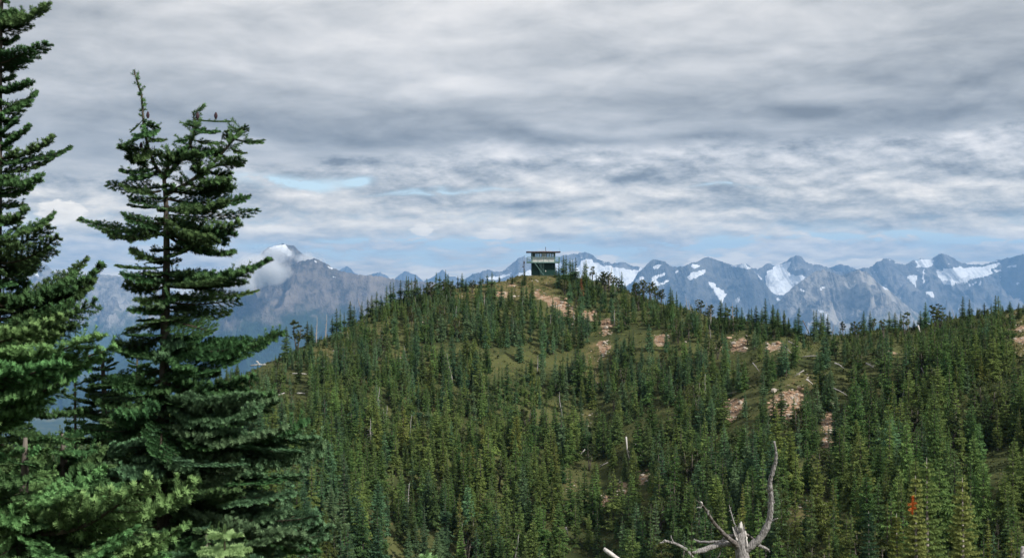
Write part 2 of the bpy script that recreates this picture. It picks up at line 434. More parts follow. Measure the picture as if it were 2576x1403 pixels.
GRASSY = [cA((550, 1030), (830, 900), (830, 1120), (720, 1200), (740, 1403), (540, 1403)), cB((790, 300), (1020, 330), (1020, 580), (780, 560)),
          cB((1870, 40), (1970, 40), (1960, 150), (1880, 150)), cB((1440, 90), (1540, 90), (1520, 250), (1450, 250)), cB((1560, 390), (1760, 330), (1720, 470), (1560, 480)),
          [(1095, 728), (1200, 712), (1330, 690), (1400, 692), (1400, 735), (1330, 760), (1250, 745), (1100, 760)],
          cE((690, 680), (900, 660), (940, 780), (880, 830), (700, 830)), [(2515, 780), (2700, 770), (2700, 900), (2530, 900)],
          cC((1020, 690), (1100, 690), (1100, 830), (1010, 840)), cC((1140, 90), (1250, 150), (1240, 260), (1150, 250)),
          [(1980, 1270), (2080, 1250), (2090, 1330), (1990, 1350)], cE((300, 720), (350, 700), (350, 800), (300, 800))]

def project(X, Y, Z):
    Ys = np.maximum(Y, 1e-3)
    return CX + F * X / Ys, CY - F * Z / Ys

def patch(polys, u, v, soft=7.0):
    a = np.zeros(u.shape)
    for dx, dy in ((0, 0), (soft, 0), (-soft, 0), (0, soft), (0, -soft)):
        w = np.zeros(u.shape, bool)
        for p in polys: w |= inpoly(u + dx, v + dy, p)
        a += w
    return a / 5

def build_ground():
    xs = np.concatenate([np.linspace(-2600, -210, 60), np.arange(-200, 201, 1.25), np.linspace(210, 2600, 60)])
    ys = np.concatenate([np.linspace(-60, 125, 60), np.arange(128, 340, 1.1), 340 + np.linspace(0.06, 1, 60) ** 2 * 2300])
    X, Y = np.meshgrid(xs, ys); Z = hill(X, Y)
    u, v = project(X, Y, Z)
    zone = (Y > 130) & (Y < 335)
    wob = 7 * fbm(X / 3, Y / 3, 3, 71)
    e = np.where(zone, patch(EARTH, u + wob, v + wob * .6), 0); g = np.where(zone, patch(GRASSY, u + wob, v + wob * .6), 0)
    nx = len(xs); ny = len(ys)
    i = (np.arange(ny - 1)[:, None] * nx + np.arange(nx - 1)[None, :]).ravel()
    Q = np.stack([i, i + 1, i + nx + 1, i + nx], 1)
    m, t, b = mat_base('hill_ground', 0.95, 0.1)
    tc = t.node('ShaderNodeTexCoord'); o = tc.outputs['Object']
    n1 = t.noise(o, 0.09, 6); n2 = t.noise(o, 0.7, 6); n3 = t.noise(o, 3.0, 5)
    heath = t.mix(t.ramp(n1, 0.35, 0.65), (0.036, 0.048, 0.018), (0.086, 0.094, 0.036))
    heath = t.mix(t.ramp(n2, 0.50, 0.68), heath, (0.085, 0.095, 0.032))
    heath = t.mix(t.ramp(n3, 0.62, 0.72), heath, (0.16, 0.09, 0.05))
    ga = t.node('ShaderNodeAttribute', attribute_name='grass').outputs['Fac']
    grass = t.mix(t.ramp(n2, 0.35, 0.65), (0.060, 0.068, 0.024), (0.125, 0.112, 0.048))
    grass = t.mix(t.ramp(n3, 0.55, 0.66), grass, (0.15, 0.09, 0.055))
    c = t.mix(t.m('MULTIPLY', ga, t.ramp(n2, 0.25, 0.5), clamp=True), heath, grass)
    ea = t.node('ShaderNodeAttribute', attribute_name='earth').outputs['Fac']
    earth = t.mix(t.ramp(n2, 0.35, 0.65), (0.22, 0.135, 0.085), (0.31, 0.225, 0.155))
    vo = t.node('ShaderNodeTexVoronoi'); t.l.new(o, vo.inputs['Vector']); vo.inputs['Scale'].default_value = 2.6
    earth = t.mix(t.ramp(vo.outputs['Distance'], 0.30, 0.12), earth, (0.42, 0.35, 0.28))
    c = t.mix(t.ramp(t.m('MULTIPLY', ea, t.m('ADD', t.m('MULTIPLY', n2, 1.2), t.m('SUBTRACT', n3, 0.15))), 0.42, 0.68), c, earth)
    t.l.new(c, b.inputs['Base Color'])
    bp = t.node('ShaderNodeBump'); bp.inputs['Strength'].default_value = 0.8; bp.inputs['Distance'].default_value = 0.3
    t.l.new(n2, bp.inputs['Height']); t.l.new(bp.outputs[0], b.inputs['Normal'])
    me = mesh_from('ground', np.stack([X, Y, Z], -1).reshape(-1, 3), np.zeros((0, 3)), [m], True,
                   {'earth': e.ravel(), 'grass': g.ravel()}, quads=Q)
    add('hillside_ground', me, kind='structure', label='bare heath, grass and orange earth of the wooded hillside')
build_ground()

# ------------------------------------------------------------------ far mountains
def mat_mountain(name, rock1, rock2, green, treeline, grey_snow=0.02):
    m, t, b = mat_base(name, 0.95, 0.1)
    tc = t.node('ShaderNodeTexCoord'); o = tc.outputs['Object']
    ge = t.node('ShaderNodeNewGeometry')
    sp = t.node('ShaderNodeSeparateXYZ'); t.l.new(o, sp.inputs[0]); z = sp.outputs[2]
    st = t.comb(sp.outputs[0], t.m('MULTIPLY', sp.outputs[1], 0.45), t.m('MULTIPLY', z, 0.8))
    n1 = t.noise(o, 0.0016, 8, 0.62); n2 = t.noise(st, 0.012, 8, 0.65, 0.4); n3 = t.noise(o, 0.02, 6, 0.6)
    rock = t.mix(t.ramp(n2, 0.38, 0.62), rock1, rock2)
    rock = t.mix(t.ramp(n1, 0.48, 0.62), rock, tuple(c * 1.25 for c in rock2))
    zz = t.m('ADD', z, t.m('MULTIPLY', t.m('SUBTRACT', n1, 0.5), 900.0))
    zz = t.m('ADD', zz, t.m('MULTIPLY', t.m('SUBTRACT', n2, 0.5), 300.0))
    gr = t.mix(t.ramp(n3, 0.35, 0.65), green, tuple(c * 1.7 for c in green))
    mr = t.node('ShaderNodeMapRange', interpolation_type='SMOOTHSTEP'); t.put(mr.inputs[0], zz)
    mr.inputs[1].default_value = treeline + 130; mr.inputs[2].default_value = treeline - 130
    c = t.mix(mr.outputs[0], rock, gr)
    sn = t.node('ShaderNodeAttribute', attribute_name='snow').outputs['Fac']
    sf = t.ramp(t.m('ADD', sn, t.m('MULTIPLY', t.m('SUBTRACT', n3, 0.5), 0.9)), 0.40, 0.48)
    snow = t.mix(t.ramp(n2, 0.45, 0.7), (0.74, 0.76, 0.78), (0.50, 0.53, 0.57))
    c = t.mix(sf, c, snow)
    t.l.new(c, b.inputs['Base Color'])
    bp = t.node('ShaderNodeBump'); bp.inputs['Distance'].default_value = 60.0
    t.put(bp.inputs['Strength'], t.m('SUBTRACT', 0.8, t.m('MULTIPLY', sf, 0.35)))
    t.l.new(t.m('ADD', n2, t.m('MULTIPLY', n3, 0.5)), bp.inputs['Height']); t.l.new(bp.outputs[0], b.inputs['Normal'])
    return m

def mountain(name, sky, D, depth, base, amp, wl, mat, snow=(), nu=420, nv=150, seed=0, pad=60, label=None, crest_wob=0.0, power=0.85, flecks=0.0, spurs=()):
    """heightfield whose crest follows a skyline; falls towards the camera to height base, and behind"""
    sky = np.asarray(sky, float)
    us = np.linspace(sky[0, 0], sky[-1, 0], nu)
    fine = np.interp(us, sky[:, 0], sky[:, 1])
    ker = np.hanning(7); ker /= ker.sum()
    fs = np.convolve(np.pad(fine, 3, mode='edge'), ker, 'valid')
    fine = 0.5 * fine + 0.5 * fs
    fine = fine + (1.5 * fbm(us / 9, us * 0 + seed, 4, seed) + 0.8 * fbm(us / 2.5, us * 0 + seed, 2, seed + 5)) * (1 + crest_wob)
    w = np.concatenate([-np.linspace(0.5, 0.03, 14), np.linspace(0, 1, nv) ** 1.15])    # <0 behind the crest
    U, W = np.meshgrid(us, w)
    Dc = D + 0.02 * D * fbm(us / 130, us * 0 + 3, 3, seed + 2)
    Y = Dc[None, :] - W * depth
    X = (U - CX) / F * Dc[None, :]
    zc = (CY - fine) / F * Dc
    Wp = np.abs(W)
    prof = np.where(W >= 0, 0.55 * Wp ** power + 0.45 * Wp, Wp * 1.4)
    Z = zc[None, :] * (1 - prof) + base * prof
    env = np.clip(Wp * 4, 0, 1) * (1 - 0.55 * sstep(Wp, 0.55, 1.0))
    wx = X + 0.35 * wl * fbm(X / wl, Y / wl, 3, seed + 8); wy = Y + 0.35 * wl * fbm(X / wl + 9, Y / wl, 3, seed + 9)
    r1 = ridged(wx / wl, wy / (wl * 1.35), 6, seed + 11)
    r2 = ridged(wx / (wl * .28), wy / (wl * .4), 5, seed + 31)
    small = np.clip(Wp * 4, 0, 1)
    u0, v0 = project(X, Y, Z); s0 = np.zeros(u0.shape)
    for dx, dy in ((0, 0), (6, 0), (-6, 0), (0, 4), (0, -4)):
        q = np.zeros(u0.shape, bool)
        for p in snow: q |= inpoly(u0 + dx, v0 + dy, p)
        s0 += q / 5
    env = env * (1 - .75 * s0); small = small * (1 - .8 * s0)
    r1 = np.where(r1 > 0.95, 0.95 + (r1 - 0.95) * (0.15 + 0.85 * sstep(Wp, 0.15, 0.5)), r1); r2 = np.minimum(r2, 0.9 + 0.6 * sstep(Wp, 0.03, 0.3))
    Z = Z + amp * (r1 - 0.95) * env + amp * 0.26 * (r2 - 0.9) * small
    u, v = project(X, Y, Z)
    s = np.zeros(u.shape)
    wob = 2.2 * fbm(u / 9, v / 5, 3, seed + 60); wob2 = 2.0 * fbm(u / 8 + 4, v / 6, 3, seed + 61)
    for dx, dy in ((0, 0), (1.5, 0), (-1.5, 0), (0, 1.2), (0, -1.2)):
        q = np.zeros(u.shape, bool)
        for p in snow: q |= inpoly(u + dx + wob, v + dy + wob2, p)
        s += q / 5
    s = np.where(W < -0.02, s * 0, s)
    if flecks:
        fl = fbm(u / 11, v / 4, 3, seed + 70)
        s = np.maximum(s, sstep(fl, 1.02, 1.15) * flecks * (v < 790))
    nx = len(us); ny = len(w)
    i = (np.arange(ny - 1)[:, None] * nx + np.arange(nx - 1)[None, :]).ravel()
    Q = np.stack([i, i + nx, i + nx + 1, i + 1], 1)
    me = mesh_from(name, np.stack([X, Y, Z], -1).reshape(-1, 3), np.zeros((0, 3)), [mat], True, {'snow': s.ravel()}, quads=Q)
    return add(name, me, kind='structure', label=label)

M_MASSIF = mat_mountain('massif_rock', (0.06, 0.055, 0.05), (0.17, 0.145, 0.125), (0.018, 0.032, 0.016), -330)
M_RANGE = mat_mountain('range_rock', (0.075, 0.078, 0.082), (0.16, 0.155, 0.15), (0.030, 0.048, 0.024), -620)
M_FACE = mat_mountain('dark_face_rock', (0.06, 0.065, 0.07), (0.13, 0.13, 0.125), (0.028, 0.045, 0.024), -560)
M_RIB = mat_mountain('pale_rib_rock', (0.10, 0.095, 0.088), (0.30, 0.28, 0.25), (0.045, 0.065, 0.03), -620)
M_FARBLUE = mat_mountain('distant_rock', (0.07, 0.075, 0.08), (0.13, 0.13, 0.13), (0.04, 0.05, 0.03), -900)

BASE = -1120.0
# left massif: shoulder in front, snowy summit behind
mountain('massif_shoulder', c5((-1100, 1500), (-900, 1150), (-700, 850), (-450, 660), (-200, 530), (0, 462), (60, 435), (150, 418), (250, 388), (330, 352), (420, 322), (480, 345), (560, 318), (640, 297), (670, 292),
                     (760, 333), (860, 388), (960, 418), (1100, 437), (1250, 452), (1400, 482), (1550, 492), (1700, 502), (2000, 530), (2300, 560), (3000, 640)),
         15000, 3000, BASE, 420, 900, M_MASSIF, [c5((780, 358), (830, 373), (828, 388), (788, 375)), c5((663, 310), (685, 320), (682, 334)),
         c5((600, 452), (618, 455), (615, 465)), c5((830, 455), (862, 457), (862, 464), (832, 463)), c5((812, 408), (832, 412), (826, 418)),
         c5((798, 452), (808, 452), (806, 462)), c5((668, 478), (688, 480), (684, 490)), c5((245, 395), (285, 382), (270, 400)), c5((825, 428), (845, 434), (838, 440))],
         seed=1, label='brown rocky massif left of the lookout with green lower flanks', nu=560, nv=190)
mountain('snowy_summit', c5((60, 420), (160, 330), (200, 250), (260, 190), (340, 178), (405, 158), (440, 175), (490, 182), (560, 250), (640, 290), (760, 360)),
         16500, 1600, -300, 200, 700, M_MASSIF, [c5((255, 195), (330, 180), (400, 165), (475, 240), (468, 266), (420, 257), (400, 232), (300, 226))], nu=140, nv=50, seed=2,
         label='snowy summit behind the brown massif, wrapped in cloud')
for k, pts in enumerate([c5((840, 430), (885, 397), (920, 375), (965, 361), (990, 382), (1030, 422), (1080, 450)),
                         c5((1100, 450), (1150, 437), (1250, 419), (1300, 440), (1345, 475)),
                         c5((1360, 490), (1385, 470), (1430, 430), (1480, 406), (1560, 432), (1615, 480), (1640, 500)),
                         c5((1640, 500), (1670, 476), (1740, 440), (1800, 389), (1840, 430), (1870, 452), (1950, 466), (2010, 500))]):
    mountain('distant_peak', pts, 30000, 2500, -700, 260, 1100, M_FARBLUE, nu=60, nv=30, seed=5 + k,
             label=['small distant blue peak nearest the brown massif', 'low rounded distant blue peak, second from the massif',
                    'broad distant blue peak left of the ridge-top firs', 'sharp distant blue peak above the ridge-top firs'][k])
mountain('jagged_mountains', [(-700, 690), (-400, 660), (-250, 690), (-100, 668), (0, 690), (40, 672), (62, 662), (90, 654), (122, 668), (150, 700), (200, 692), (250, 689), (300, 695), (340, 700), (430, 730), (520, 790), (620, 860)],
         21000, 4200, BASE, 600, 1300, M_RIB, [[(50, 670), (62, 668), (70, 700), (60, 705)], [(80, 680), (92, 678), (98, 700)]], seed=12, nu=240, nv=90,
         label='pale jagged mountains behind the left foreground firs')

SNOW_R1 = [c6((470, 400), (500, 340), (560, 325), (600, 325), (615, 350), (700, 388), (760, 395), (830, 400), (930, 425), (1040, 425), (1040, 490), (1000, 530), (900, 560), (820, 540), (760, 450), (600, 440), (500, 430), (440, 430)),
           c6((440, 400), (520, 410), (800, 430), (1060, 430), (1040, 520), (980, 560), (860, 600), (560, 560), (440, 500)),
           c7((-20, 450), (10, 440), (70, 385), (130, 375), (217, 345), (210, 380), (170, 430), (190, 455), (250, 480), (360, 490), (330, 530), (240, 575), (275, 640), (180, 640), (150, 670), (80, 670), (10, 640), (-30, 560)),
           c7((1415, 350), (1470, 325), (1600, 330), (1570, 390), (1500, 415), (1450, 400), (1410, 410), (1430, 380)),
           c7((1610, 425), (1680, 440), (1680, 415), (1760, 415), (1850, 395), (1880, 410), (2050, 400), (2230, 355), (2235, 370), (2130, 430), (2160, 470), (2000, 510), (1860, 550), (1750, 575), (1690, 560), (1640, 500)),
           c7((1330, 495), (1430, 470), (1435, 490), (1410, 585), (1370, 540)), c7((2165, 435), (2235, 425), (2240, 445), (2190, 450)),
           c7((2280, 400), (2390, 380), (2380, 400), (2300, 410)), c7((1510, 640), (1580, 625), (1602, 690), (1560, 690)), c7((1485, 420), (1500, 430), (1498, 550), (1488, 550)),
           c7((215, 662), (280, 685), (270, 697), (225, 690)), c7((300, 740), (330, 715), (335, 775), (318, 765)), c7((75, 705), (160, 712), (150, 722), (90, 722)),
           c5((2160, 465), (2300, 445), (2410, 425), (2380, 445), (2250, 482)), c5((2450, 440), (2576, 400), (2640, 420), (2640, 480), (2500, 470)),
           c1((530, 600), (720, 550), (760, 630), (600, 640)), c1((1000, 470), (1100, 450), (1130, 500), (1040, 570), (980, 600)),
           c7((1910, 590), (2010, 545), (2000, 560), (1925, 598)), c7((2030, 550), (2060, 548), (2045, 562)), c7((2380, 560), (2400, 545), (2400, 570)),
           c6((1055, 403), (1088, 410), (1068, 442), (1053, 425))]
R1 = c5((1900, 600), (1990, 480), (2050, 440), (2100, 420), (2160, 405), (2200, 392), (2240, 405), (2310, 420), (2350, 395), (2420, 340), (2480, 290), (2525, 270), (2570, 290)) + \
    c1((730, 440), (800, 480), (950, 470), (1060, 420), (1110, 375)) + \
    c6((330, 285), (420, 275), (460, 280), (500, 262), (540, 252), (600, 285), (650, 335), (760, 355), (830, 370), (880, 358), (960, 378), (1050, 400), (1100, 418), (1300, 440), (1600, 420), (1860, 354), (1950, 385), (2075, 368), (2150, 420), (2200, 425), (2260, 382)) + \
    c7((10, 357), (40, 380), (145, 365), (200, 320), (265, 287), (310, 300), (360, 352), (430, 375), (530, 388), (590, 410), (650, 450), (760, 440), (850, 424), (880, 418), (920, 398), (960, 410), (1040, 355), (1130, 317), (1180, 320), (1240, 365),
       (1310, 380), (1390, 332), (1430, 345), (1470, 318), (1560, 325), (1640, 280), (1680, 272), (1730, 285), (1790, 320), (1850, 355), (1950, 370), (2070, 380), (2150, 345), (2240, 325), (2330, 310), (2430, 285), (2520, 270), (2700, 330), (3000, 290), (3400, 380))
mountain('glacier_range', R1, 24000, 5200, BASE, 520, 1300, M_RANGE, SNOW_R1, nu=900, nv=190, seed=14, crest_wob=0.2, flecks=0.6, power=0.7,
         label='long blue mountain range with white glaciers behind the wooded ridge')
mountain('hazy_back_range', c7((480, 470), (540, 430), (600, 408), (650, 385), (700, 375), (760, 385), (850, 420), (900, 450)), 27000, 1500, -500, 200, 900, M_FARBLUE, nu=70, nv=26, seed=23,
         label='low hazy peaks between two summits of the glacier range')
SNOW_F = [c6((1183, 402), (1210, 385), (1264, 374), (1257, 395), (1195, 432)), c6((1180, 495), (1210, 490), (1307, 455), (1302, 475), (1240, 510), (1210, 520), (1190, 560), (1165, 550)),
          c6((1100, 590), (1175, 560), (1215, 533), (1250, 558), (1350, 523), (1345, 536), (1230, 580), (1180, 590)), c6((1000, 545), (1080, 490), (1102, 510), (1025, 565)),
          c6((1560, 380), (1637, 375), (1632, 400), (1580, 419), (1553, 395)), c6((1508, 507), (1550, 462), (1692, 418), (1690, 450), (1620, 490), (1545, 527)),
          c6((1716, 546), (1790, 563), (1802, 600), (1862, 630), (1892, 665), (1872, 690), (1840, 730), (1788, 660)), c6((1968, 722), (2030, 697), (2012, 725), (1975, 737)),
          c6((1850, 348), (1960, 380), (2075, 366), (2135, 418), (2075, 415), (1950, 392)), c6((1400, 445), (1425, 435), (1430, 450), (1405, 460)), c6((2150, 425), (2205, 450), (2255, 515), (2230, 530), (2185, 470))]
mountain('dark_triangular_mountain', c6((900, 640), (1000, 520), (1040, 455), (1095, 412), (1140, 365), (1195, 320), (1240, 340), (1290, 345), (1350, 392), (1490, 400), (1550, 360), (1610, 345), (1660, 318), (1715, 303), (1770, 325), (1850, 350),
                               (1950, 387), (2075, 372), (2140, 420), (2200, 475), (2300, 610), (2430, 800), (2520, 930), (2650, 1100)),
         21500, 4200, BASE, 400, 1200, M_FACE, SNOW_F, nu=420, nv=150, seed=17, power=0.8,
         label='dark blue mountain with angular snow patches right of the lookout')
mountain('pale_rocky_spur', c7((-350, 1150), (-100, 930), (50, 780), (150, 680), (230, 592), (400, 482), (450, 440), (520, 425), (600, 450), (690, 482), (780, 462), (870, 430), (950, 452), (1010, 510), (1060, 560), (1110, 590), (1150, 612), (1280, 725), (1450, 860), (1650, 1030)),
         19000, 3600, BASE, 420, 700, M_RIB, [c7((485, 600), (552, 590), (552, 606), (497, 622)), c7((303, 615), (330, 615), (322, 636)), c7((330, 628), (352, 626), (335, 648)),
         c7((480, 815), (530, 825), (525, 845), (482, 842)), c7((550, 860), (582, 858), (575, 905), (552, 895)), c7((1095, 590), (1140, 600), (1150, 617), (1110, 608))], nu=330, nv=150, seed=19, power=0.8,
         label='pale grey rocky spur in front of the glacier range')

def build_valley():
    xs = np.linspace(-33000, 33000, 140); ys = np.linspace(1400, 37000, 130)
    X, Y = np.meshgrid(xs, ys); Z = BASE - 18 + 45 * fbm(X / 2500, Y / 2500, 4, 90)
    nx = len(xs); ny = len(ys); i = (np.arange(ny - 1)[:, None] * nx + np.arange(nx - 1)[None, :]).ravel()
    Q = np.stack([i, i + 1, i + nx + 1, i + nx], 1)
    m, t, b = mat_base('valley', 0.95, 0.1); tc = t.node('ShaderNodeTexCoord')
    n = t.noise(tc.outputs['Object'], 0.0012, 6, 0.6); n2 = t.noise(tc.outputs['Object'], 0.008, 5)
    c = t.mix(t.ramp(n, 0.50, 0.56), (0.035, 0.055, 0.028), (0.14, 0.14, 0.075)); c = t.mix(t.ramp(n2, 0.4, 0.6), c, (0.05, 0.07, 0.035))
    t.l.new(c, b.inputs['Base Color'])
    me = mesh_from('valley', np.stack([X, Y, Z], -1).reshape(-1, 3), np.zeros((0, 3)), [m], True, quads=Q)
    add('valley_floor', me, kind='structure', label='hazy forested valley floor far below on the left')
build_valley()

def build_haze():
    mb = MB(); mb.box(-34000, 34000, -3000, 38500, BASE - 160, 950)
    m = bpy.data.materials.new('haze_air'); m.use_nodes = True; t = NT(m.node_tree); m.node_tree.nodes.clear()
    o = t.node('ShaderNodeOutputMaterial'); v = t.node('ShaderNodeVolumePrincipled')
    v.inputs['Color'].default_value = (0.28, 0.56, 1.0, 1); v.inputs['Density'].default_value = HAZE_DENSITY
    v.inputs['Anisotropy'].default_value = 0.1
    t.l.new(v.outputs[0], o.inputs['Volume'])
    add('haze', mb.mesh('haze', m), kind='stuff', label='thin blue haze filling the air over the valley')
build_haze()

# ------------------------------------------------------------------ clouds round the summit and beyond the range
M_WISP = bpy.data.materials.new('wisp'); M_WISP.use_nodes = True
def _wisp():
    t = NT(M_WISP.node_tree); M_WISP.node_tree.nodes.clear()
    o = t.node('ShaderNodeOutputMaterial'); v = t.node('ShaderNodeVolumeScatter'); v.inputs['Color'].default_value = (1, 1, 1, 1); v.inputs['Anisotropy'].default_value = 0.1
    tc = t.node('ShaderNodeTexCoord'); ob = tc.outputs['Object']
    ln = t.node('ShaderNodeVectorMath', operation='LENGTH'); t.l.new(ob, ln.inputs[0])
    ge = t.node('ShaderNodeNewGeometry')
    n = t.noise(ge.outputs['Position'], 0.0042, 5, 0.6, 0.4)
    d = t.m('SUBTRACT', t.m('ADD', n, t.m('MULTIPLY', t.m('SUBTRACT', 1.0, ln.outputs['Value']), 0.55)), 0.60)
    t.l.new(t.m('MULTIPLY', t.m('MAXIMUM', d, 0.0), 0.075), v.inputs['Density']); t.l.new(v.outputs[0], o.inputs['Volume'])
_wisp()
def cloud(label, px, py, w, h, Y):
    c = P(px, py, Y); k = Y / F; mb = MB(); a = np.linspace(0, pi, 13)
    mb.tube([(0, 0, math.cos(q)) for q in a], np.sin(a) + .002, 24)
    o = add('cloud', mb.mesh('cloud', M_WISP, True), loc=c, kind='stuff', label=label); o.scale = (w * k / 2, h * k * .6, h * k / 2)
cloud('white cloud bank lying on the left flank of the massif', 655, 680, 170, 90, 13600)
cloud('wispy cloud over the snowy summit', 694, 640, 130, 62, 15500)
cloud('thin cloud drifting right of the snowy summit', 775, 655, 90, 46, 15700)
cloud('long pale cloud trailing down to the left of the massif', 545, 715, 240, 90, 13400)

# ------------------------------------------------------------------ lookout tower
M_GREEN = mat_noise('dark_green_siding', (0.010, 0.042, 0.034), (0.016, 0.056, 0.045), 3, 0.6, stretch=(6, 6, 0.4))
M_TRIM = mat_noise('grey_green_trim', (0.09, 0.18, 0.175), (0.15, 0.26, 0.25), 4, 0.6)
M_STAIR = mat_noise('dark_green_stair_paint', (0.05, 0.11, 0.10), (0.09, 0.16, 0.15), 4, 0.6)
M_FASCIA = mat_noise('brown_fascia', (0.045, 0.03, 0.033), (0.08, 0.052, 0.055), 3, 0.7)
M_ROOF = mat_noise('roofing', (0.13, 0.13, 0.135), (0.19, 0.19, 0.20), 3, 0.8)
M_CREAM = mat_noise('pale_cab_wall', (0.66, 0.68, 0.67), (0.76, 0.78, 0.76), 2, 0.6)
M_WFRAME = mat_noise('window_frame_paint', (0.14, 0.25, 0.235), (0.22, 0.34, 0.32), 3, 0.5)
M_CONC = mat_noise('concrete', (0.30, 0.29, 0.27), (0.44, 0.42, 0.39), 3, 0.9)
M_METAL = mat_noise('dark_metal', (0.04, 0.045, 0.05), (0.09, 0.09, 0.10), 5, 0.5)
M_DECK = mat_noise('deck_boards', (0.16, 0.17, 0.16), (0.26, 0.27, 0.26), 4, 0.8)
M_SIGN = mat_noise('white_paint', (0.68, 0.68, 0.66), (0.78, 0.78, 0.76), 3, 0.5)
M_GLASS, _t, _b = mat_base('window_glass', 0.06, 0.6)
_b.inputs['Base Color'].default_value = (0.10, 0.14, 0.16, 1)
_tr = _t.node('ShaderNodeBsdfTransparent'); _tr.inputs[0].default_value = (0.93, 0.96, 0.97, 1)
_ms = _t.node('ShaderNodeMixShader'); _ms.inputs[0].default_value = 0.93
_t.l.new(_b.outputs[0], _ms.inputs[1]); _t.l.new(_tr.outputs[0], _ms.inputs[2])
_t.l.new(_ms.outputs[0], M_GLASS.node_tree.nodes['Material Output'].inputs[0])

def build_tower():
    root = add('lookout_tower', None, loc=(TX, TY, TZ), label='dark green fire lookout tower with railed catwalk on top of the hill', cat='lookout tower')
    H1, HB, C = 2.78, 2.50, 2.46      # lower storey height, half width of base, half width of cab
    def part(name, mb, mat, parent=root, label=None):
        return add(name, mb.mesh(name, mat), parent=parent, label=label)
    mb = MB(); mb.box(-HB - .18, HB + .18, -HB - .18, HB + .18, -1.3, 0.02); part('foundation', mb, M_CONC)
    mb = MB(); mb.box(-HB, HB, -HB, HB, 0.02, H1)
    part('lower_wall', mb, M_GREEN)
    # vertical siding boards, proud of the wall
    base = None
    for side in range(4):
        for k in range(16):
            x = -HB + 0.156 + k * (2 * HB - 0.312) / 15
            if base is None:
                bm = MB(); bm.box(-.13, .13, -.022, 0.0, 0.06, H1 - .06); base = bm.mesh('siding_board', M_GREEN)
            o = add('siding_board', base, parent=root)
            a = side * pi / 2
            o.location = (x * cos(a) + HB * sin(a), x * sin(a) - HB * cos(a), 0); o.rotation_euler = (0, 0, a)
            if side % 2: o.location = (x * cos(a) + HB * sin(a), x * sin(a) - HB * cos(a), 0)
    # catwalk deck
    D = 3.50
    mb = MB(); mb.box(-D, D, -D, D, H1, H1 + .10); part('catwalk_deck', mb, M_DECK)
    mb = MB()
    for s in (-1, 1):
        mb.box(-D - .02, D + .02, s * (D + .01) - .03, s * (D + .01) + .03, H1 - .10, H1 + .115)
        mb.box(s * (D + .01) - .03, s * (D + .01) + .03, -D + .03, D - .03, H1 - .10, H1 + .115)
    part('deck_edge_beam', mb, M_TRIM)
    jm = MB(); jm.box(-.04, .04, -D + .05, D - .05, H1 - .14, H1 - .003); jme = jm.mesh('joist', M_TRIM)
    for k in range(9): add('joist', jme, parent=root, loc=(-3.2 + k * .8, 0, 0))
    # railing
    rz = H1 + .115
    pm = MB(); pm.box(-.04, .04, -.04, .04, rz, rz + 1.0); pme = pm.mesh('railing_post', M_TRIM)
    pos = []
    for k in range(7):
        x = -D + .04 + k * (2 * D - .08) / 6
        pos += [(x, -D + .04), (x, D - .04)]
        if 0 < k < 6: pos += [(-D + .04, x), (D - .04, x)]
    for x, y in pos: add('railing_post', pme, parent=root, loc=(x, y, 0))
    for z in (0.98, 0.56, 0.10):
        for s in (-1, 1):
            mb = MB(); mb.box(-D - .0, D + .0, -.025, .025, rz + z, rz + z + .07)
            me = mb.mesh('rail', M_TRIM)
            add('rail', me, parent=root, loc=(0, s * (D - .115), 0))
            o = add('rail', me, parent=root, loc=(s * (D - .115), 0, 0.003)); o.rotation_euler = (0, 0, pi / 2)
    # cab: low pale wall, windows all round, corner posts
    zc = H1 + .10
    mb = MB()
    for s in (-1, 1):
        mb.box(-C, C, s * C - .06, s * C + .06, zc, zc + 0.98)
        mb.box(s * C - .06, s * C + .06, -C + .061, C - .061, zc, zc + 0.98)
    part('cab_wall', mb, M_CREAM)
    mb = MB(); mb.box(-C + .07, C - .07, -C + .07, C - .07, zc, zc + .03); part('cab_floor', mb, M_DECK)
    pm = MB(); pm.box(-.10, .10, -.10, .10, zc, zc + 2.04); pme = pm.mesh('corner_post', M_WFRAME)
    for x in (-C, C):
        for y in (-C, C): add('corner_post', pme, parent=root, loc=(x, y, 0))
    mb = MB()
    for s in (-1, 1):
        mb.box(-C + .101, C - .101, s * C - .08, s * C + .08, zc + 1.90, zc + 2.04)
        mb.box(s * C - .08, s * C + .08, -C + .101, C - .101, zc + 1.90, zc + 2.04)
    part('window_header', mb, M_WFRAME)
    nW = 9; ww = (2 * C - .2) / nW
    fm = MB()
    for a in (0, 1):
        x = -ww / 2 + .005 + a * (ww - .01 - .055)
        fm.box(x, x + .055, -.04, .04, .98, 1.897)
    fm.box(-ww / 2 + .062, ww / 2 - .062, -.04, .04, .98, 1.04); fm.box(-ww / 2 + .062, ww / 2 - .062, -.04, .04, 1.84, 1.897)
    fm.box(-.012, .012, -.03, .03, 1.042, 1.838)
    fme = fm.mesh('window', M_WFRAME)
    gm = MB(); gm.box(-ww / 2 + .064, ww / 2 - .064, -.006, .006, 1.042, 1.838); gme = gm.mesh('pane', M_GLASS)
    for side in range(4):
        a = side * pi / 2
        for k in range(nW):
            x = -C + .1 + ww * (k + .5)
            w = add('window', fme, parent=root, loc=(x * cos(a) + C * sin(a), x * sin(a) - C * cos(a), zc)); w.rotation_euler = (0, 0, a)
            add('pane', gme, parent=w)
    # door in the front wall
    dm = MB(); dm.box(-.40, .40, -.10, -.062, .03, 1.86); d = add('door', dm.mesh('door', M_CREAM), parent=root, loc=(.12, -C, zc))
    gm = MB(); gm.box(-.28, .28, -.112, -.102, 1.05, 1.75); add('pane', gm.mesh('door_pane', M_GLASS), parent=d)
    hm = MB(); hm.box(.30, .34, -.15, -.102, .88, .98); add('handle', hm.mesh('handle', M_METAL), parent=d)
